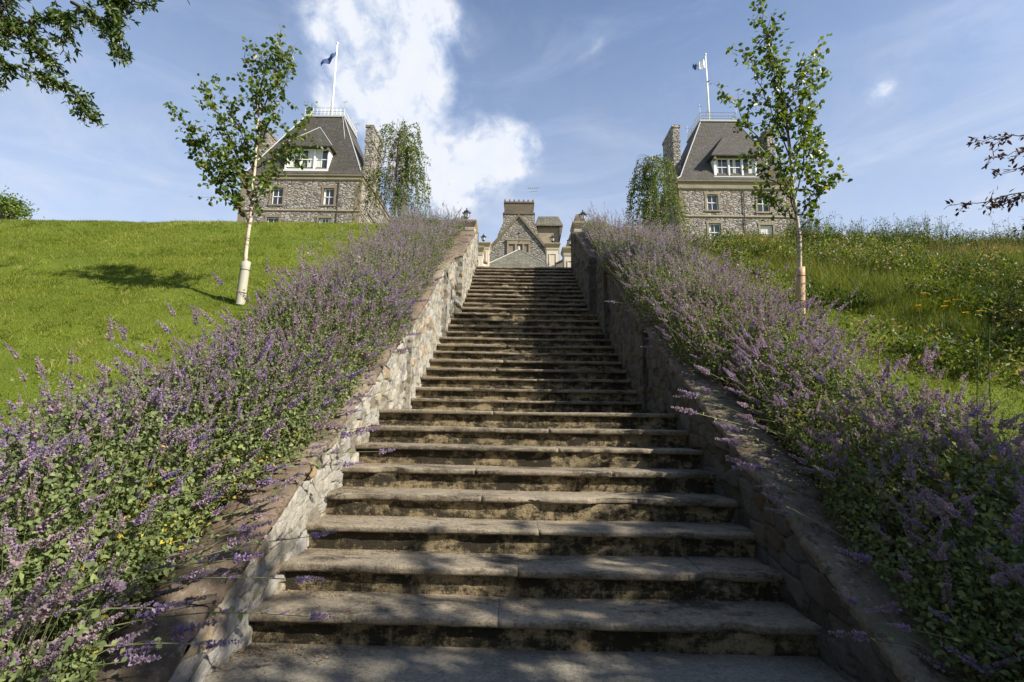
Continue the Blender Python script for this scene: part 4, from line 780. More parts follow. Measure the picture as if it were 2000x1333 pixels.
# tall unseen trees added behind and left of the view to block skylight
for k, (x, y, h, rx) in enumerate(((-13.5, -9.5, 13, 3.4), (-7.5, -11, 15, 3.6), (-1.5, -10.5, 14, 3.4), (4.5, -12.5, 13, 3.3), (-16, -3.0, 11, 3.0), (-15.5, 2.5, 13, 3.4), (-18.5, 8.0, 13, 3.2), (11, -14.5, 14, 3.4), (18, -14, 13, 3.2))):
    r_ = np.random.default_rng(160+k); root = empty('woodland_tree', (x, y, 0), ['tall dark tree behind the viewer, second from the left', 'tallest dark tree behind the viewer', 'tall dark tree straight behind the steps and the viewer', 'tall dark tree behind the viewer on the right', 'dark tree behind the viewer at the left end of the row', 'tall tree outside the left edge nearest the foot of the bank', 'tall tree outside the left edge highest up the bank', 'tall tree far behind the viewer on the right', 'rightmost tall tree far behind the viewer'][k], 'tree', 'trees behind the viewer')
    mb = MB(); mb.tube([(x, y, -0.2), (x+0.1, y, 4), (x, y, 9), (x, y, h-0.8)], [0.32, 0.26, 0.15, 0.03], 8); lobes = []
    for q in range(60):
        a = r_.uniform(0, 6.283); f = r_.uniform(0.12, 0.97); w_ = rx*min(1, (1-f)*2.2+0.12)*r_.uniform(0.3, 1.0); e = (x+math.cos(a)*w_, y+math.sin(a)*w_, h*f); mb.tube([(x, y, h*f*0.85), e], [0.06, 0.02], 4); lobes.append(e)
    mb.build('trunk', M_bark_d, root); lobes = np.array(lobes); n = 170; P = np.repeat(lobes, n, 0)+r_.normal(size=(len(lobes)*n, 3))*[0.62, 0.62, 0.5]; m = len(P)
    cloud('crown', [leaves(P, rdir(m), rdir(m), 0.30*r_.uniform(0.6, 1.3, m), 0.20, 'quad', r_.random(m))], M_leaf_o, root)
# distant bushy trees on the far left crest
for k, (x, y, h, rx) in enumerate(((-37.4, 31, 9.7, 2.0), (-34.6, 30, 9.2, 1.35))):
    z0 = 6.5; r_ = np.random.default_rng(60+k); root = empty('distant_tree', (x, y, z0), ['broad bushy tree at the far left edge beyond the lawn crest', 'smaller open-branched tree beside the bushy one at far left'][k], 'tree', 'trees beyond the left crest')
    mb = MB(); mb.tube([(x, y, z0-0.2), (x+0.1, y, z0+3), (x, y, z0+6.5), (x, y, z0+h-0.8)], [0.28, 0.2, 0.12, 0.03], 8); lobes = []
    for q in range(26):
        a = r_.uniform(0, 6.283); f = r_.uniform(0.35, 0.95); w_ = rx*math.sin(min(1, (1-f)*1.6+0.25)*1.57)*r_.uniform(0.4, 0.95); e = (x+math.cos(a)*w_, y+math.sin(a)*w_, z0+h*f); mb.tube([(x, y, z0+h*f*0.75), e], [0.06, 0.02], 5); lobes.append(e)
    mb.build('trunk', M_bark_d, root); lobes = np.array(lobes); n = 260; P = np.repeat(lobes, n, 0)+r_.normal(size=(len(lobes)*n, 3))*[0.34, 0.34, 0.26]; m = len(P)
    cloud('crown', [leaves(P, rdir(m), norm(rdir(m)*0.7+[0, 0, 0.7]), 0.16*r_.uniform(0.6, 1.3, m), 0.10, 'quad', np.clip(np.repeat(r_.random(len(lobes)), n)*0.6+r_.random(m)*0.4, 0, 1))], M_leaf_w, root)

# ------------------------------------------------------------------ buildings
def wall_holes(mb, x0, x1, z0, z1, holes, y, dep=0.22):
    """front wall on plane y facing -y with rectangular openings and reveals; one vertex grid."""
    xs_ = sorted({x0, x1, *[h[0] for h in holes], *[h[1] for h in holes]}); zs_ = sorted({z0, z1, *[h[2] for h in holes], *[h[3] for h in holes]})
    for a, b in zip(xs_[:-1], xs_[1:]):
        for c_, d in zip(zs_[:-1], zs_[1:]):
            mx_, mz = (a+b)/2, (c_+d)/2
            if any(h[0] < mx_ < h[1] and h[2] < mz < h[3] for h in holes): continue
            mb.add([(a, y, c_), (b, y, c_), (b, y, d), (a, y, d)], [(0, 1, 2, 3)])
    for a, b, c_, d in holes:
        mb.add([(a, y, c_), (b, y, c_), (b, y, d), (a, y, d), (a, y+dep, c_), (b, y+dep, c_), (b, y+dep, d), (a, y+dep, d)], [(0, 4, 5, 1), (1, 5, 6, 2), (2, 6, 7, 3), (3, 7, 4, 0)])
def sash(parent, x0, x1, z0, z1, y, bars=(1, 3), arch=False, stone=M_sand, curtain=None, fw=0.07, surround=True, openb=0.0):
    """window = white frame, child glass, child surround"""
    mb = MB(); yf = y+0.12; xm = (x0+x1)/2; zm = (z0+z1)/2
    mb.box(x0, x0+fw, yf, yf+0.07, z0, z1); mb.box(x1-fw, x1, yf, yf+0.07, z0, z1); mb.box(x0+fw, x1-fw, yf+0.002, yf+0.068, z1-fw, z1); mb.box(x0+fw, x1-fw, yf+0.002, yf+0.068, z0, z0+fw*1.3)
    mb.box(x0+fw, x1-fw, yf-0.012, yf+0.06, zm-0.035, zm+0.035)
    for k in range(1, bars[0]+1): xx = x0+(x1-x0)*k/(bars[0]+1); mb.box(xx-0.022, xx+0.022, yf+0.012, yf+0.055, z0+fw*1.3, z1-fw)
    if bars[1] > 2: zz = zm+(z1-zm)*0.0
    w = mb.build('window', M_white, parent)
    g = MB(); g.add([(x0+fw*0.5, yf+0.04, z0), (x1-fw*0.5, yf+0.04, z0), (x1-fw*0.5, yf+0.04, z1), (x0+fw*0.5, yf+0.04, z1)], [(0, 1, 2, 3)]); g.build('glass', M_glass, w)
    if curtain:
        c_ = MB()
        for a, b in curtain:
            n = 10; V = []; 
            for k in range(n+1): xx = x0+(x1-x0)*(a+(b-a)*k/n); V += [(xx, yf+0.026+0.008*(k % 2), z0+fw), (xx, yf+0.026+0.008*(k % 2), z1-fw)]
            c_.add(V, [(2*k, 2*k+2, 2*k+3, 2*k+1) for k in range(n)])
        c_.build('curtain', M_curtain, w)
    if surround:
        s_ = MB(); q = 0.17; yo = y-0.035
        s_.box(x0-q, x0, yo, y+0.118, z0, z1); s_.box(x1, x1+q, yo, y+0.118, z0, z1); s_.box(x0-q-0.04, x1+q+0.04, yo-0.01, y+0.118, z1, z1+0.22); s_.box(x0-q-0.05, x1+q+0.05, yo-0.04, y+0.118, z0-0.14, z0)
        if arch:
            for sgn in (-1, 1):
                xa = x0 if sgn < 0 else x1; s_.prism([(xa, z1), (xa, z1-0.26), (xa-sgn*0.07, z1-0.10), (xa-sgn*0.22, z1)] if sgn < 0 else [(xa, z1), (xa-0.22, z1), (xa-0.07, z1-0.10), (xa, z1-0.26)], yo+0.02, y+0.10)
        s_.build('surround', stone, w)
    return w
def finial(mb, x, y, z, h=0.9):
    mb.tube([(x, y, z), (x, y, z+h)], 0.018, 5); c_ = z+h*0.72
    for a in (0.4, 1.6, 2.8): mb.tube([(x-0.24*math.cos(a), y-0.1*math.sin(a), c_-0.2*math.sin(a)), (x+0.24*math.cos(a), y+0.1*math.sin(a), c_+0.2*math.sin(a))], 0.014, 4)
def tower(x0, x1, ze, zcorn, px0, px1, zp, wins, zstring, dorm, chim, label, right, pole, flag_label):
    yF = 40.0; yB = 51.0; root = empty('hotel_tower', ((x0+x1)/2, yF, 6.5), label, 'building', 'twin hotel towers')
    holes = [(a, b, c_, d) for a, b, c_, d, _ in wins]
    mb = MB(); wall_holes(mb, x0, x1, 5.8, zcorn, holes, yF)
    mb.add([(x0, yF, 5.8), (x0, yB, 5.8), (x0, yB, zcorn), (x0, yF, zcorn)], [(0, 3, 2, 1)]); mb.add([(x1, yF, 5.8), (x1, yB, 5.8), (x1, yB, zcorn), (x1, yF, zcorn)], [(0, 1, 2, 3)])
    mb.add([(x0, yB, 5.8), (x1, yB, 5.8), (x1, yB, zcorn), (x0, yB, zcorn)], [(3, 2, 1, 0)])
    mb.add([(x0+.02, yF+1.2, 5.8), (x1-.02, yF+1.2, 5.8), (x1-.02, yF+1.2, zcorn), (x0+.02, yF+1.2, zcorn)], [(0, 1, 2, 3)])
    mb.build('wall', M_rub_l, root)
    for a, b, c_, d, cu in wins: sash(root, a, b, c_, d, yF, (1, 2), right and d > 20.9, M_sand if right else M_sand_r, cu)
    mb = MB()
    mb.rect_loft([(x0-.03, x1+.03, yF-.03, yB+.03, zcorn), (x0-.12, x1+.12, yF-.12, yB+.12, zcorn+.12), (x0-.12, x1+.12, yF-.12, yB+.12, zcorn+.3)])
    mb.rect_loft([(x0-.06, x1+.06, yF-.06, yB+.06, zcorn+.302), (x0-.06, x1+.06, yF-.06, yB+.06, ze-.18), (x0-.22, x1+.22, yF-.22, yB+.22, ze-.10), (x0-.24, x1+.24, yF-.24, yB+.24, ze)])
    mb.build('cornice', M_sand, root)
    mb = MB(); mb.rect_loft([(x0-.03, x1+.03, yF-.05, yB+.03, zstring-.1), (x0-.06, x1+.06, yF-.09, yB+.05, zstring-.04), (x0-.03, x1+.03, yF-.05, yB+.03, zstring+.1)]); mb.build('string_course', M_sand, root)
    # quoins
    for sd in (0, 1):
        for up_ in (0, 1):
            mb = MB(); z = 6.0; k = 0
            while z < zcorn-0.35:
                w_ = 0.55 if k % 2 else 0.36; xa, xb = ((x0-.015, x0+w_), (x1-w_, x1+.015))[sd]
                if abs(z+0.17-zstring) > 0.28 and (z > zstring) == bool(up_): mb.box(xa, xb, yF-.018, yF+.25, z, z+.345)
                z += .345; k += 1
            mb.build('quoins', M_sand_r, root)
    # mansard roof with a bell-cast foot
    e = 0.24; X0, X1, Y0, Y1 = x0-e, x1+e, yF-e, yB+e; py0 = 43.6; py1 = 47.2
    sp = [(0, ze-.0), (0, ze+.08), (.13, ze+.55), (.30, ze+2.1), (1.0, zp)]
    def ring(f, z): return (X0+(px0-X0)*f, X1+(px1-X1)*f, Y0+(py0-Y0)*f, Y1+(py1-Y1)*f, z)
    mb = MB(); mb.rect_loft([ring(f, z) for f, z in sp]); rf = mb.build('roof', M_slate, root)
    mb = MB()
    for sx_, sy_ in ((0, 0), (1, 0)):
        pts = []
        for f, z in sp[1:]:
            r_ = ring(f, z); pts.append((r_[sx_], r_[2], z+.02))
        mb.tube(pts, 0.05, 5)
    if not right: mb.tube([(px1-.12, py0-.06, zp), (x1-1.6, 40.6, ze+1.1)], 0.03, 4)
    mb.build('hip_flashing', M_lead, rf)
    mb = MB(); mb.rect_loft([(px0-.12, px1+.12, py0-.12, py1+.12, zp-.02), (px0-.12, px1+.12, py0-.12, py1+.12, zp+.14)]); mb.build('platform_curb', M_lead, rf)
    # railing
    mb = MB(); zt = zp+1.0; nxp = 10; 
    for k in range(nxp+1):
        for yy in (py0, py1): xx = px0+(px1-px0)*k/nxp; mb.tube([(xx, yy, zp+.1), (xx, yy, zt)], 0.02, 4)
    for k in range(1, 10):
        for xx in (px0, px1): yy = py0+(py1-py0)*k/10; mb.tube([(xx, yy, zp+.1), (xx, yy, zt)], 0.02, 4)
    for zz in (zp+.35, zp+.62, zt):
        mb.tube([(px0, py0, zz), (px1, py0, zz)], 0.022, 4); mb.tube([(px0, py1, zz), (px1, py1, zz)], 0.022, 4); mb.tube([(px0, py0, zz), (px0, py1, zz)], 0.022, 4); mb.tube([(px1, py0, zz), (px1, py1, zz)], 0.022, 4)
    for xx, yy in ((px0, py0), (px1, py0), (px0, py1), (px1, py1)):
        finial(mb, xx, yy, zt, 0.9)
    mb.build('railing', M_metal, root)
    # dormer
    dx0, dx1, dz0, dz1, dzt = dorm; yd = 40.35; dor = empty('dormer', ((dx0+dx1)/2, yd, dz0), None, None); dor.parent = root; dor.location = Vector(((dx0+dx1)/2, yd, dz0))-root.location
    nw = 3; fr = .26; step_ = (dx1-dx0-fr*0.8)/3; hl = []
    for k in range(3): a = dx0+fr*0.7+k*step_; hl.append((a+.03, a+step_-.10, dz0+.24, dz1-.16))
    mb = MB(); wall_holes(mb, dx0, dx1, dz0, dz1, hl, yd, 0.12)
    for xx, f in ((dx0, (0, 3, 2, 1)), (dx1, (0, 1, 2, 3))): mb.add([(xx, yd, dz0), (xx, yd+2.6, dz0), (xx, yd+2.6, dz1), (xx, yd, dz1)], [f])
    mb.box(dx0-.06, dx1+.06, yd-.08, yd-.002, dz0-.02, dz0+.10); mb.build('dormer_front', M_white, dor)
    cur = [[(0.0, .45)], [(.55, 1.0)], [(0.0, .55)]] if not right else [[(0.05, .2)], [(0.3, 0.45)], [(.55, 1.0)]]
    for k, h in enumerate(hl): sash(dor, h[0], h[1], h[2], h[3], yd-.03, (1, 2), curtain=cur[k], fw=0.05, surround=False)
    mb = MB(); o_ = .34; xm = (dx0+dx1)/2; ya = yd-.42; yr = 42.35
    za = dz1+.02; mb.add([(dx0-o_, ya, za), (dx1+o_, ya, za), (dx1+o_, yd+3.2, za), (dx0-o_, yd+3.2, za), (xm, yr, dzt), (xm, yr+1.6, dzt), (dx0-o_, ya, za-.12), (dx1+o_, ya, za-.12), (dx1+o_, yd+3.2, za-.12), (dx0-o_, yd+3.2, za-.12)],
        [(0, 1, 4), (1, 2, 5, 4), (3, 0, 4, 5), (2, 3, 5), (6, 7, 1, 0), (7, 8, 2, 1), (9, 6, 0, 3), (9, 8, 7, 6)]); mb.build('dormer_roof', M_slate, dor)
    for k in range(15): mb = MB(); xx = dx0+.2+(dx1-dx0-.4)*k/14; mb.box(xx-.07, xx+.07, yd-.16, yd-.003, dz1-.16, dz1-.1025); mb.build('eave_dentil', M_moss_st, dor)
    for xx in (dx0, dx1): mb = MB(); mb.box(xx-.1, xx+.1, yd-.36, yd-.083, dz1-.42, dz1-.103); mb.build('eave_bracket', M_moss_st, dor)
    if not right:
        mb = MB(); mb.tube([(dx1+o_, ya, za+.02), (xm, yr, dzt+.02)], .035, 4); mb.tube([(dx0-o_, ya, za+.02), (xm, yr, dzt+.02)], .035, 4); mb.build('hip_lead', M_lead, dor)
    # chimneys
    for (a, b, c_, d, zt_) in chim:
        mb = MB(); mb.rect_loft([(a, b, c_, d, 20), (a, b, c_, d, zt_-1.9)], True); mb.rect_loft([(a-.05, b+.05, c_-.05, d+.05, zt_-1.898), (a-.05, b+.05, c_-.05, d+.05, zt_-1.65), (a, b, c_, d, zt_-1.6), (a, b, c_, d, zt_-.45), (a-.06, b+.06, c_-.06, d+.06, zt_-.4), (a-.06, b+.06, c_-.06, d+.06, zt_-.15), (a+.12, b-.12, c_+.3, d-.3, zt_)])
        ch = mb.build('chimney', M_rub_l, root)
        if False: pass
    # downpipe
    mb = MB(); xx = x1-2.0 if not right else x0+5.6; mb.tube([(xx, yF-.07, 6), (xx, yF-.07, zcorn)], .035, 6); mb.build('downpipe', M_bark_d, root)
    # flagpole
    fx, fy, ft = pole; fp = empty('flagpole', (fx, fy, zp+.14), flag_label, 'flagpole', 'flagpoles on the tower roofs')
    mb = MB(); mb.tube([(fx, fy, zp+.1), (fx+.02, fy, (zp+ft)/2), (fx, fy, ft)], [.13, .10, .06], 8); mb.lathe((fx, fy, ft), [(.03, 0), (.11, .05), (.13, .14), (.08, .24), (.01, .27)], 8); mb.build('pole', M_white, fp, True)
    mb = MB()
    for a in (0.3, 2.4, 4.5): mb.tube([(fx+math.cos(a)*1.2, fy+math.sin(a)*1.2, zp+.3), (fx, fy, zp+2.7)], .012, 4)
    mb.build('stays', M_metal, fp)
    return root, fp
troot, fp1 = tower(-25.3, -14.45, 22.65, 22.12, -21.95, -18.0, 30.85,
    [(-22.45, -21.45, 19.85, 21.42, None), (-17.82, -16.85, 19.85, 21.42, [(0, .2)]), (-22.65, -21.6, 17.1, 18.62, None), (-18.05, -16.92, 17.05, 18.6, [(.0, .3), (.7, 1)])], 19.3,
    (-21.75, -17.75, 23.25, 25.55, 28.9), [(-15.1, -14.38, 41.9, 45.2, 29.05), (-25.35, -24.6, 42.0, 45.2, 28.6)],
    'grey rubble tower with slate mansard roof and blue flag, left of the steps', False, (-20.1, 45.4, 40.6), 'white flagpole with furled dark blue flag on the left tower')
troot2, fp2 = tower(13.8, 23.75, 22.45, 21.6, 17.45, 21.0, 30.66,
    [(16.2, 17.2, 19.72, 21.2, [(0, .15)]), (20.62, 21.65, 19.62, 21.2, None), (16.25, 17.3, 16.9, 18.5, [(0, .25)]), (20.72, 21.8, 16.9, 18.4, [(0, 1)])], 19.15,
    (17.15, 20.95, 22.98, 25.0, 28.3), [(14.1, 14.76, 41.9, 45.0, 29.3), (22.9, 23.6, 41.9, 45.0, 28.9)],
    'grey rubble tower with slate mansard roof and white flag, right of the steps', True, (19.05, 45.4, 39.5), 'white flagpole with white and navy flag on the right tower')
def flag(fp, mat, x, y, ztop, dx, outl, name='flag'):
    n = 14; V = []; F_ = []
    for k in range(n+1):
        f = k/n; u, v_, hgt = outl(f); V += [(x+dx*u, y-.12+.14*math.sin(f*13), ztop+v_+hgt/2), (x+dx*u+.05*math.sin(f*9), y+.10*math.cos(f*11), ztop+v_), (x+dx*u, y-.1+.14*math.cos(f*12), ztop+v_-hgt/2)]
    for k in range(n):
        for j in (0, 1): a = 3*k+j; F_.append((a, a+3, a+4, a+1))
    mb = MB(); mb.add(V, F_); mb.build(name, mat, fp, True)
flag(fp1, M_blue, -20.1, 45.4, 39.9, -1, lambda f: (0.05+1.55*f**1.4, -1.75*f**.6-0.1*math.sin(6*f)*0.3, 0.25+0.75*math.sin(min(1, f*1.1)*math.pi)*0.6+.12))
flag(fp2, M_flagw, 19.05, 45.4, 39.1, -1, lambda f: (0.05+.85*f, -.55-0.45*f, 1.1-.35*f), 'flag_white_field')
flag(fp2, M_blue, 19.05, 45.42, 39.1, -1, lambda f: (.92+.5*f, -1.05+.1*f, .72-.3*f), 'flag_navy_end')

# central gable block
cb = empty('gabled_hall', (-0.3, 46, 6.5), 'grey stone gabled block with tall chimney stack at the head of the steps', 'building')
mb = MB(); mb.prism([(-3.35, 5.8), (3.0, 5.8), (3.0, 17.35), (-0.37, 21.5), (-3.35, 17.87)], 46, 58); mb.build('wall', M_rub_c, cb)
mb = MB(); 
for (xa, za, xb, zb) in ((-0.37, 21.62, -3.6, 17.70), (-0.37, 21.62, 3.2, 17.25)):
    d = Vector((xb-xa, 0, zb-za)).normalized(); nn = Vector((-d.z, 0, d.x)); nn = nn if nn.z > 0 else -nn; w_ = 0.16
    mb.add([(xa, 45.85, za-.10), (xb, 45.85, zb-.10), (xb+nn.x*w_, 45.85, zb+nn.z*w_), (xa+nn.x*0, 45.85, za+.2), (xa, 58, za-.10), (xb, 58, zb-.10), (xb+nn.x*w_, 58, zb+nn.z*w_), (xa, 58, za+.2)], [(0, 1, 2, 3), (7, 6, 5, 4), (3, 2, 6, 7), (1, 0, 4, 5), (2, 1, 5, 6)])
mb.build('gable_coping', M_moss_st, cb)
mb = MB(); mb.box(-1.60, 0.90, 45.82, 45.995, 18.98, 19.12); mb.box(-1.50, 0.82, 45.86, 45.994, 18.62, 18.979); mb.box(-1.50, 0.82, 45.86, 45.994, 17.55, 17.75)
for xx in (-1.42, -0.62, 0.14, 0.74): mb.box(xx-.09, xx+.09, 45.87, 45.993, 17.751, 18.619)
mb.build('window_surround', M_sand, cb)
mb = MB(); mb.add([(-1.4, 45.97, 17.75), (0.74, 45.97, 17.75), (0.74, 45.97, 18.62), (-1.4, 45.97, 18.62)], [(0, 1, 2, 3)]); mb.build('window', M_sand_r, cb)
mb = MB(); y0 = 47.5; y1 = 49.2
mb.rect_loft([(-2.55, 1.75, y0, y1, 16), (-2.55, 1.75, y0, y1, 20.2), (-2.0, 1.3, y0, y1, 21.6), (-1.98, 1.22, y0, y1, 22.5)]); st_ = mb.build('chimney_stack', M_rub_c, cb)
mb = MB(); mb.rect_loft([(-2.06, 1.30, y0-.08, y1+.08, 22.502), (-2.06, 1.30, y0-.08, y1+.08, 22.66), (-1.92, 1.16, y0, y1, 22.7), (-1.90, 1.14, y0, y1, 23.7), (-1.98, 1.22, y0-.08, y1+.08, 23.75), (-1.98, 1.22, y0-.08, y1+.08, 23.9)])
mb.build('chimney_head', M_sand_d, st_)
mb = MB()
for k in range(7): mb.lathe((-1.85+k*.49, y0+.2, 23.9), [(.11, 0), (.09, .12), (.10, .28), (.06, .34)], 6)
mb.build('chimney_pots', M_moss_st, st_)
an = empty('television_aerial', (1.25, 48.2, 23.9), 'thin television aerial standing on the central chimney stack', 'aerial'); mb = MB(); mb.tube([(1.22, 48.2, 23.8), (1.22, 48.2, 25.9)], .03, 5)
for zz, w_ in ((25.8, .75), (25.4, .55)): mb.tube([(1.22-w_, 48.2, zz-.05), (1.22+w_*.6, 48.2, zz+.04)], .018, 4)
for k in range(6): mb.tube([(0.6+k*.22, 47.95, 25.78), (0.6+k*.22, 48.45, 25.80)], .012, 4)
mb.build('mast', M_metal, an)
# porch with pyramid roof
pr = empty('porch_pavilion', (-0.3, 42.5, 6.5), 'pavilion with low pyramid slate roof and iron finial before the gable', 'building')
mb = MB(); mb.box(-3.6, 3.0, 40.2, 45.6, 5.8, 13.9); mb.build('wall', M_rub_c, pr)
mb = MB(); mb.add([(-4.1, 39.8, 13.9), (3.5, 39.8, 13.9), (3.5, 45.8, 13.9), (-4.1, 45.8, 13.9), (-0.31, 42.4, 16.75)], [(0, 1, 4), (1, 2, 4), (2, 3, 4), (3, 0, 4), (3, 2, 1, 0)]); mb.build('roof', M_slate_g, pr)
mb = MB(); mb.tube([(-4.1, 39.8, 13.93), (-0.31, 42.4, 16.78)], .045, 5); mb.tube([(3.5, 39.8, 13.93), (-0.31, 42.4, 16.78)], .045, 5); mb.lathe((-0.31, 42.4, 16.7), [(.13, 0), (.10, .25), (.04, .42)], 8); mb.build('ridge_lead', M_lead, pr)
mb = MB(); mb.tube([(-0.31, 42.4, 17.0), (-0.31, 42.4, 18.75)], .025, 5)
for a in (0, .8, 1.57, 2.35): mb.tube([(-0.31-.28*math.cos(a), 42.4, 18.35-.28*math.sin(a)), (-0.31+.28*math.cos(a), 42.4, 18.35+.28*math.sin(a))], .018, 4)
mb.lathe((-0.31, 42.4, 17.5), [(.02, 0), (.07, .06), (.02, .12)], 6); mb.build('finial', M_black, pr)
# tan turret right of the chimney
tt = empty('rendered_turret', (2.9, 50, 6.5), 'tan rendered turret with hipped slate roof right of the chimney stack', 'building')
mb = MB(); mb.box(1.72, 4.05, 50, 53, 5.8, 22.2); mb.build('wall', M_tan, tt)
mb = MB(); mb.rect_loft([(1.38, 4.42, 49.6, 53.4, 22.15), (1.38, 4.42, 49.6, 53.4, 22.28), (1.75, 3.95, 50.2, 52.6, 23.5)]); mb.build('roof', M_slate_g, tt)
mb = MB(); mb.prism([(3.95, 20.2), (4.42, 22.15), (4.06, 22.15), (4.06, 20.2)][::1], 49.7, 52.9); mb.build('eave_bracket', M_moss_st, tt)
# dark roofed wing far right and chimney far left
wg = empty('slated_wing', (6.2, 40, 6.5), 'dark slated wing with a mossy chimney seen behind the right lamp pier', 'building')
mb = MB(); mb.prism([(3.9, 5.8), (8.5, 5.8), (8.5, 16.2), (3.9, 16.2)], 40.5, 46); mb.build('wall', M_rub_l, wg)
mb = MB(); mb.rect_loft([(3.75, 8.65, 40.3, 46.2, 16.2), (4.55, 7.7, 41.1, 45.0, 18.6), (4.7, 7.5, 41.3, 44.8, 18.8)]); mb.build('roof', M_slate, wg)
mb = MB(); mb.rect_loft([(4.75, 5.25, 41.2, 42.4, 17.5), (4.75, 5.25, 41.2, 42.4, 19.55), (4.82, 5.18, 41.3, 42.3, 19.8)]); mb.build('chimney', M_moss_st, wg)
wg = empty('stone_wing', (-8, 42, 6.5), 'stone wing whose mossy chimney shows behind the left lamp', 'building')
mb = MB(); mb.box(-9.5, -4.6, 42, 50, 5.8, 15.4); mb.build('wall', M_rub_l, wg)
mb = MB(); mb.rect_loft([(-9.7, -4.4, 41.8, 50.2, 15.4), (-8.0, -6.2, 44, 48, 17.4)]); mb.build('roof', M_slate, wg)
mb = MB(); mb.rect_loft([(-5.75, -5.25, 41.95, 43.0, 15.5), (-5.75, -5.25, 41.95, 43.0, 19.6), (-5.68, -5.32, 42.02, 42.9, 19.85)]); mb.build('chimney', M_moss_st, wg)

# ------------------------------------------------------------------ lamp piers and lanterns at the head of the steps
def pier(x, y, zb, zt, hw, label):
    p = empty('lamp_pier', (x, y, zb), label, 'pier', 'cream lamp piers at the head of the steps')
    mb = MB(); mb.box(x-hw, x+hw, y-hw, y+hw, zb, zt-.32)
    mb.box(x-hw-.05, x+hw+.05, y-hw-.05, y+hw+.05, zb, zb+.18) if False else None
    mb.build('shaft', M_cream, p)
    mb = MB(); w_ = hw*.62; fr = .03
    for (a, b, c_, d) in ((x-w_, x-w_+fr, 0, 1), (x+w_-fr, x+w_, 0, 1)): mb.box(a, b, y-hw-.022, y-hw-.002, zb+.25, zt-.48)
    mb.box(x-w_+fr, x+w_-fr, y-hw-.022, y-hw-.002, zt-.51, zt-.48); mb.box(x-w_+fr, x+w_-fr, y-hw-.022, y-hw-.002, zb+.25, zb+.28)
    for s_ in (-1, 1):
        xa = x+s_*(hw+.012); mb.box(xa-.010, xa+.010, y-w_, y-w_+fr, zb+.25, zt-.48); mb.box(xa-.010, xa+.010, y+w_-fr, y+w_, zb+.25, zt-.48)
    mb.build('panel_moulding', M_cream, p)
    mb = MB(); a = hw
    mb.rect_loft([(x-a-.015, x+a+.015, y-a-.015, y+a+.015, zt-.318), (x-a-.03, x+a+.03, y-a-.03, y+a+.03, zt-.27), (x-a-.035, x+a+.035, y-a-.035, y+a+.035, zt-.24)]); mb.build('neck_moulding', M_cream, p)
    mb = MB(); mb.rect_loft([(x-a, x+a, y-a, y+a, zt-.24), (x-a-.04, x+a+.04, y-a-.04, y+a+.04, zt-.16), (x-a-.08, x+a+.08, y-a-.08, y+a+.08, zt-.075), (x-a-.085, x+a+.085, y-a-.085, y+a+.085, zt-.03), (x-a-.06, x+a+.06, y-a-.06, y+a+.06, zt-.01), (x-.1, x+.1, y-.1, y+.1, zt+.015)])
    mb.build('cap', M_cream_d, p); return p
def lantern(x, y, z, s, label):
    l = empty('lantern', (x, y, z), label, 'lamp', 'black lanterns on the piers'); mb = MB()
    mb.lathe((x, y, z), [(.055*s, 0), (.055*s, .015*s), (.02*s, .03*s), (.016*s, .09*s), (.03*s, .10*s), (.018*s, .115*s), (.018*s, .13*s)], 10); mb.build('stem', M_black, l, False)
    mb = MB(); mb.lathe((x, y, z), [(.03*s, .13*s), (.062*s, .145*s), (.062*s, .16*s), (.058*s, .16*s)], 6)
    for k in range(6):
        a = k*math.pi/3; mb.tube([(x+.058*s*math.cos(a), y+.058*s*math.sin(a), z+.155*s), (x+.098*s*math.cos(a), y+.098*s*math.sin(a), z+.29*s)], .006*s, 4)
    mb.build('cage', M_black, l)
    mb = MB(); mb.lathe((x, y, z), [(.052*s, .161*s), (.090*s, .288*s)], 6); mb.build('glass', M_lglass, l)
    mb = MB(); mb.lathe((x, y, z), [(.118*s, .289*s), (.122*s, .305*s), (.085*s, .345*s), (.06*s, .352*s), (.045*s, .385*s), (.02*s, .40*s), (.012*s, .42*s), (.02*s, .435*s), (.003*s, .47*s)], 6)
    for k in range(6):
        a = k*math.pi/3; mb.lathe((x+.116*s*math.cos(a), y+.116*s*math.sin(a), z+.30*s), [(.010*s, 0), (.012*s, .02*s), (.002*s, .045*s)], 5)
    mb.build('hood', M_black, l); return l
pier(-1.71, 13.30, 5.44, 6.92, .25, 'nearest left cream pier beside the top step, half hidden by catmint')
pier(1.69, 13.30, 5.44, 6.90, .25, 'nearest right cream pier beside the top step, above the dark wall')
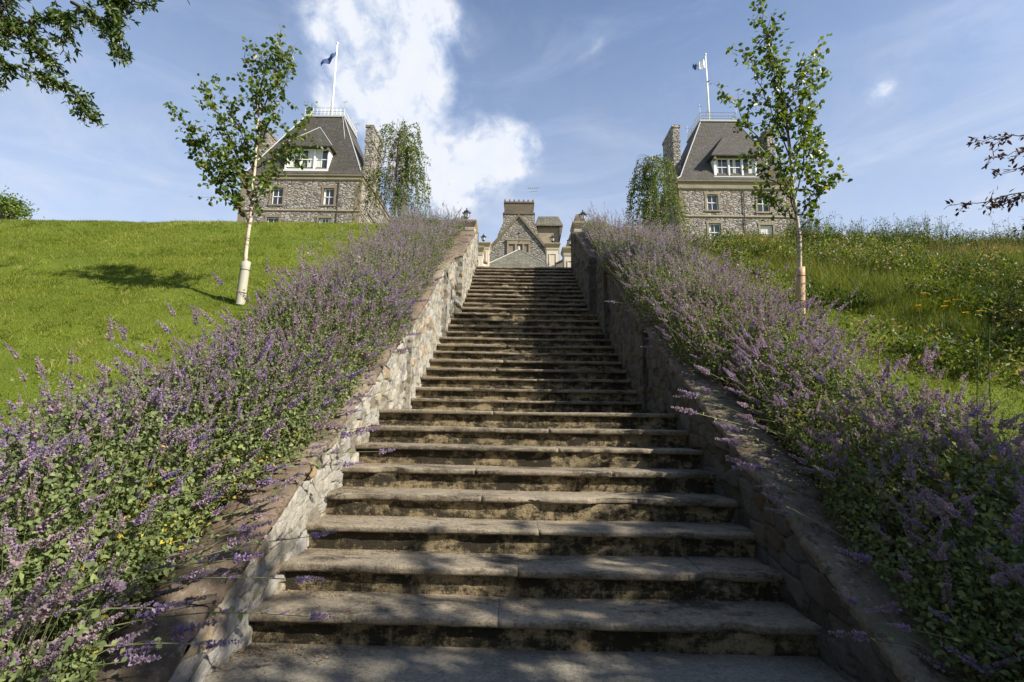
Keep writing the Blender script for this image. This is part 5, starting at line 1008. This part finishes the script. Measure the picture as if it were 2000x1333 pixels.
pier(-1.66, 15.8, 5.44, 7.06, .25, 'left cream pier of the middle pair behind the nearest piers')
pier(1.62, 15.8, 5.44, 7.07, .25, 'right cream pier of the middle pair behind the nearest piers')
pier(-1.72, 19.7, 5.44, 8.70, .25, 'left cream panelled pier of the farthest pair below the gable')
pier(1.24, 19.7, 5.44, 8.70, .25, 'right cream panelled pier of the farthest pair below the gable')
lantern(-1.71, 13.3, 6.93, 1.0, 'black lantern on the nearest left pier')
lantern(1.69, 13.3, 6.91, 1.0, 'black lantern on the nearest right pier')
lantern(1.60, 15.8, 7.08, 1.0, 'black lantern on the middle right pier, against the dark roof')
lantern(-1.72, 19.7, 8.71, 1.0, 'black lantern on the farthest left pier')
lantern(1.24, 19.7, 8.71, 1.0, 'black lantern on the farthest right pier, against the tan turret')
for sx_, lab in ((-1.66, 'low cream wall climbing between the left middle and far piers'), (1.5, 'low cream wall with brown top climbing between the right middle and far piers')):
    w_ = empty('string_wall', (sx_, 16.1, 5.44), lab, 'wall', 'stair side walls between the piers'); mb = MB()
    V = [(sx_+dx_, yy, zz) for dx_ in (-.12, .12) for yy, zz in ((16.06, 5.4), (19.4, 5.4), (19.4, 7.72), (16.06, 6.72))]
    mb.add(V, [(0, 3, 2, 1), (4, 5, 6, 7), (0, 4, 7, 3), (1, 2, 6, 5)]); mb.build('wall', M_cream, w_)
    mb = MB(); V = [(sx_+dx_, yy, zz+dz_) for dx_ in (-.17, .17) for dz_ in (0.001, .07) for yy, zz in ((16.06, 6.72), (19.4, 7.72))]
    mb.add(V, [(0, 2, 3, 1), (4, 5, 7, 6), (2, 6, 7, 3), (0, 4, 6, 2), (0, 1, 5, 4)]); mb.build('coping', M_cope, w_)
# far stone steps between middle and far piers
fs = empty('far_steps', (0, 16.2, 5.44), 'second short flight of steps beyond the top terrace', 'staircase')
for k in range(6):
    mb = MB(); mb.box(-1.5, 1.35, 16.25+.3*k, 16.56+.3*k if k < 5 else 24.0, 5.40, 5.44+.165*(k+1)); mb.build('step', M_tread, fs)
print('scene built')
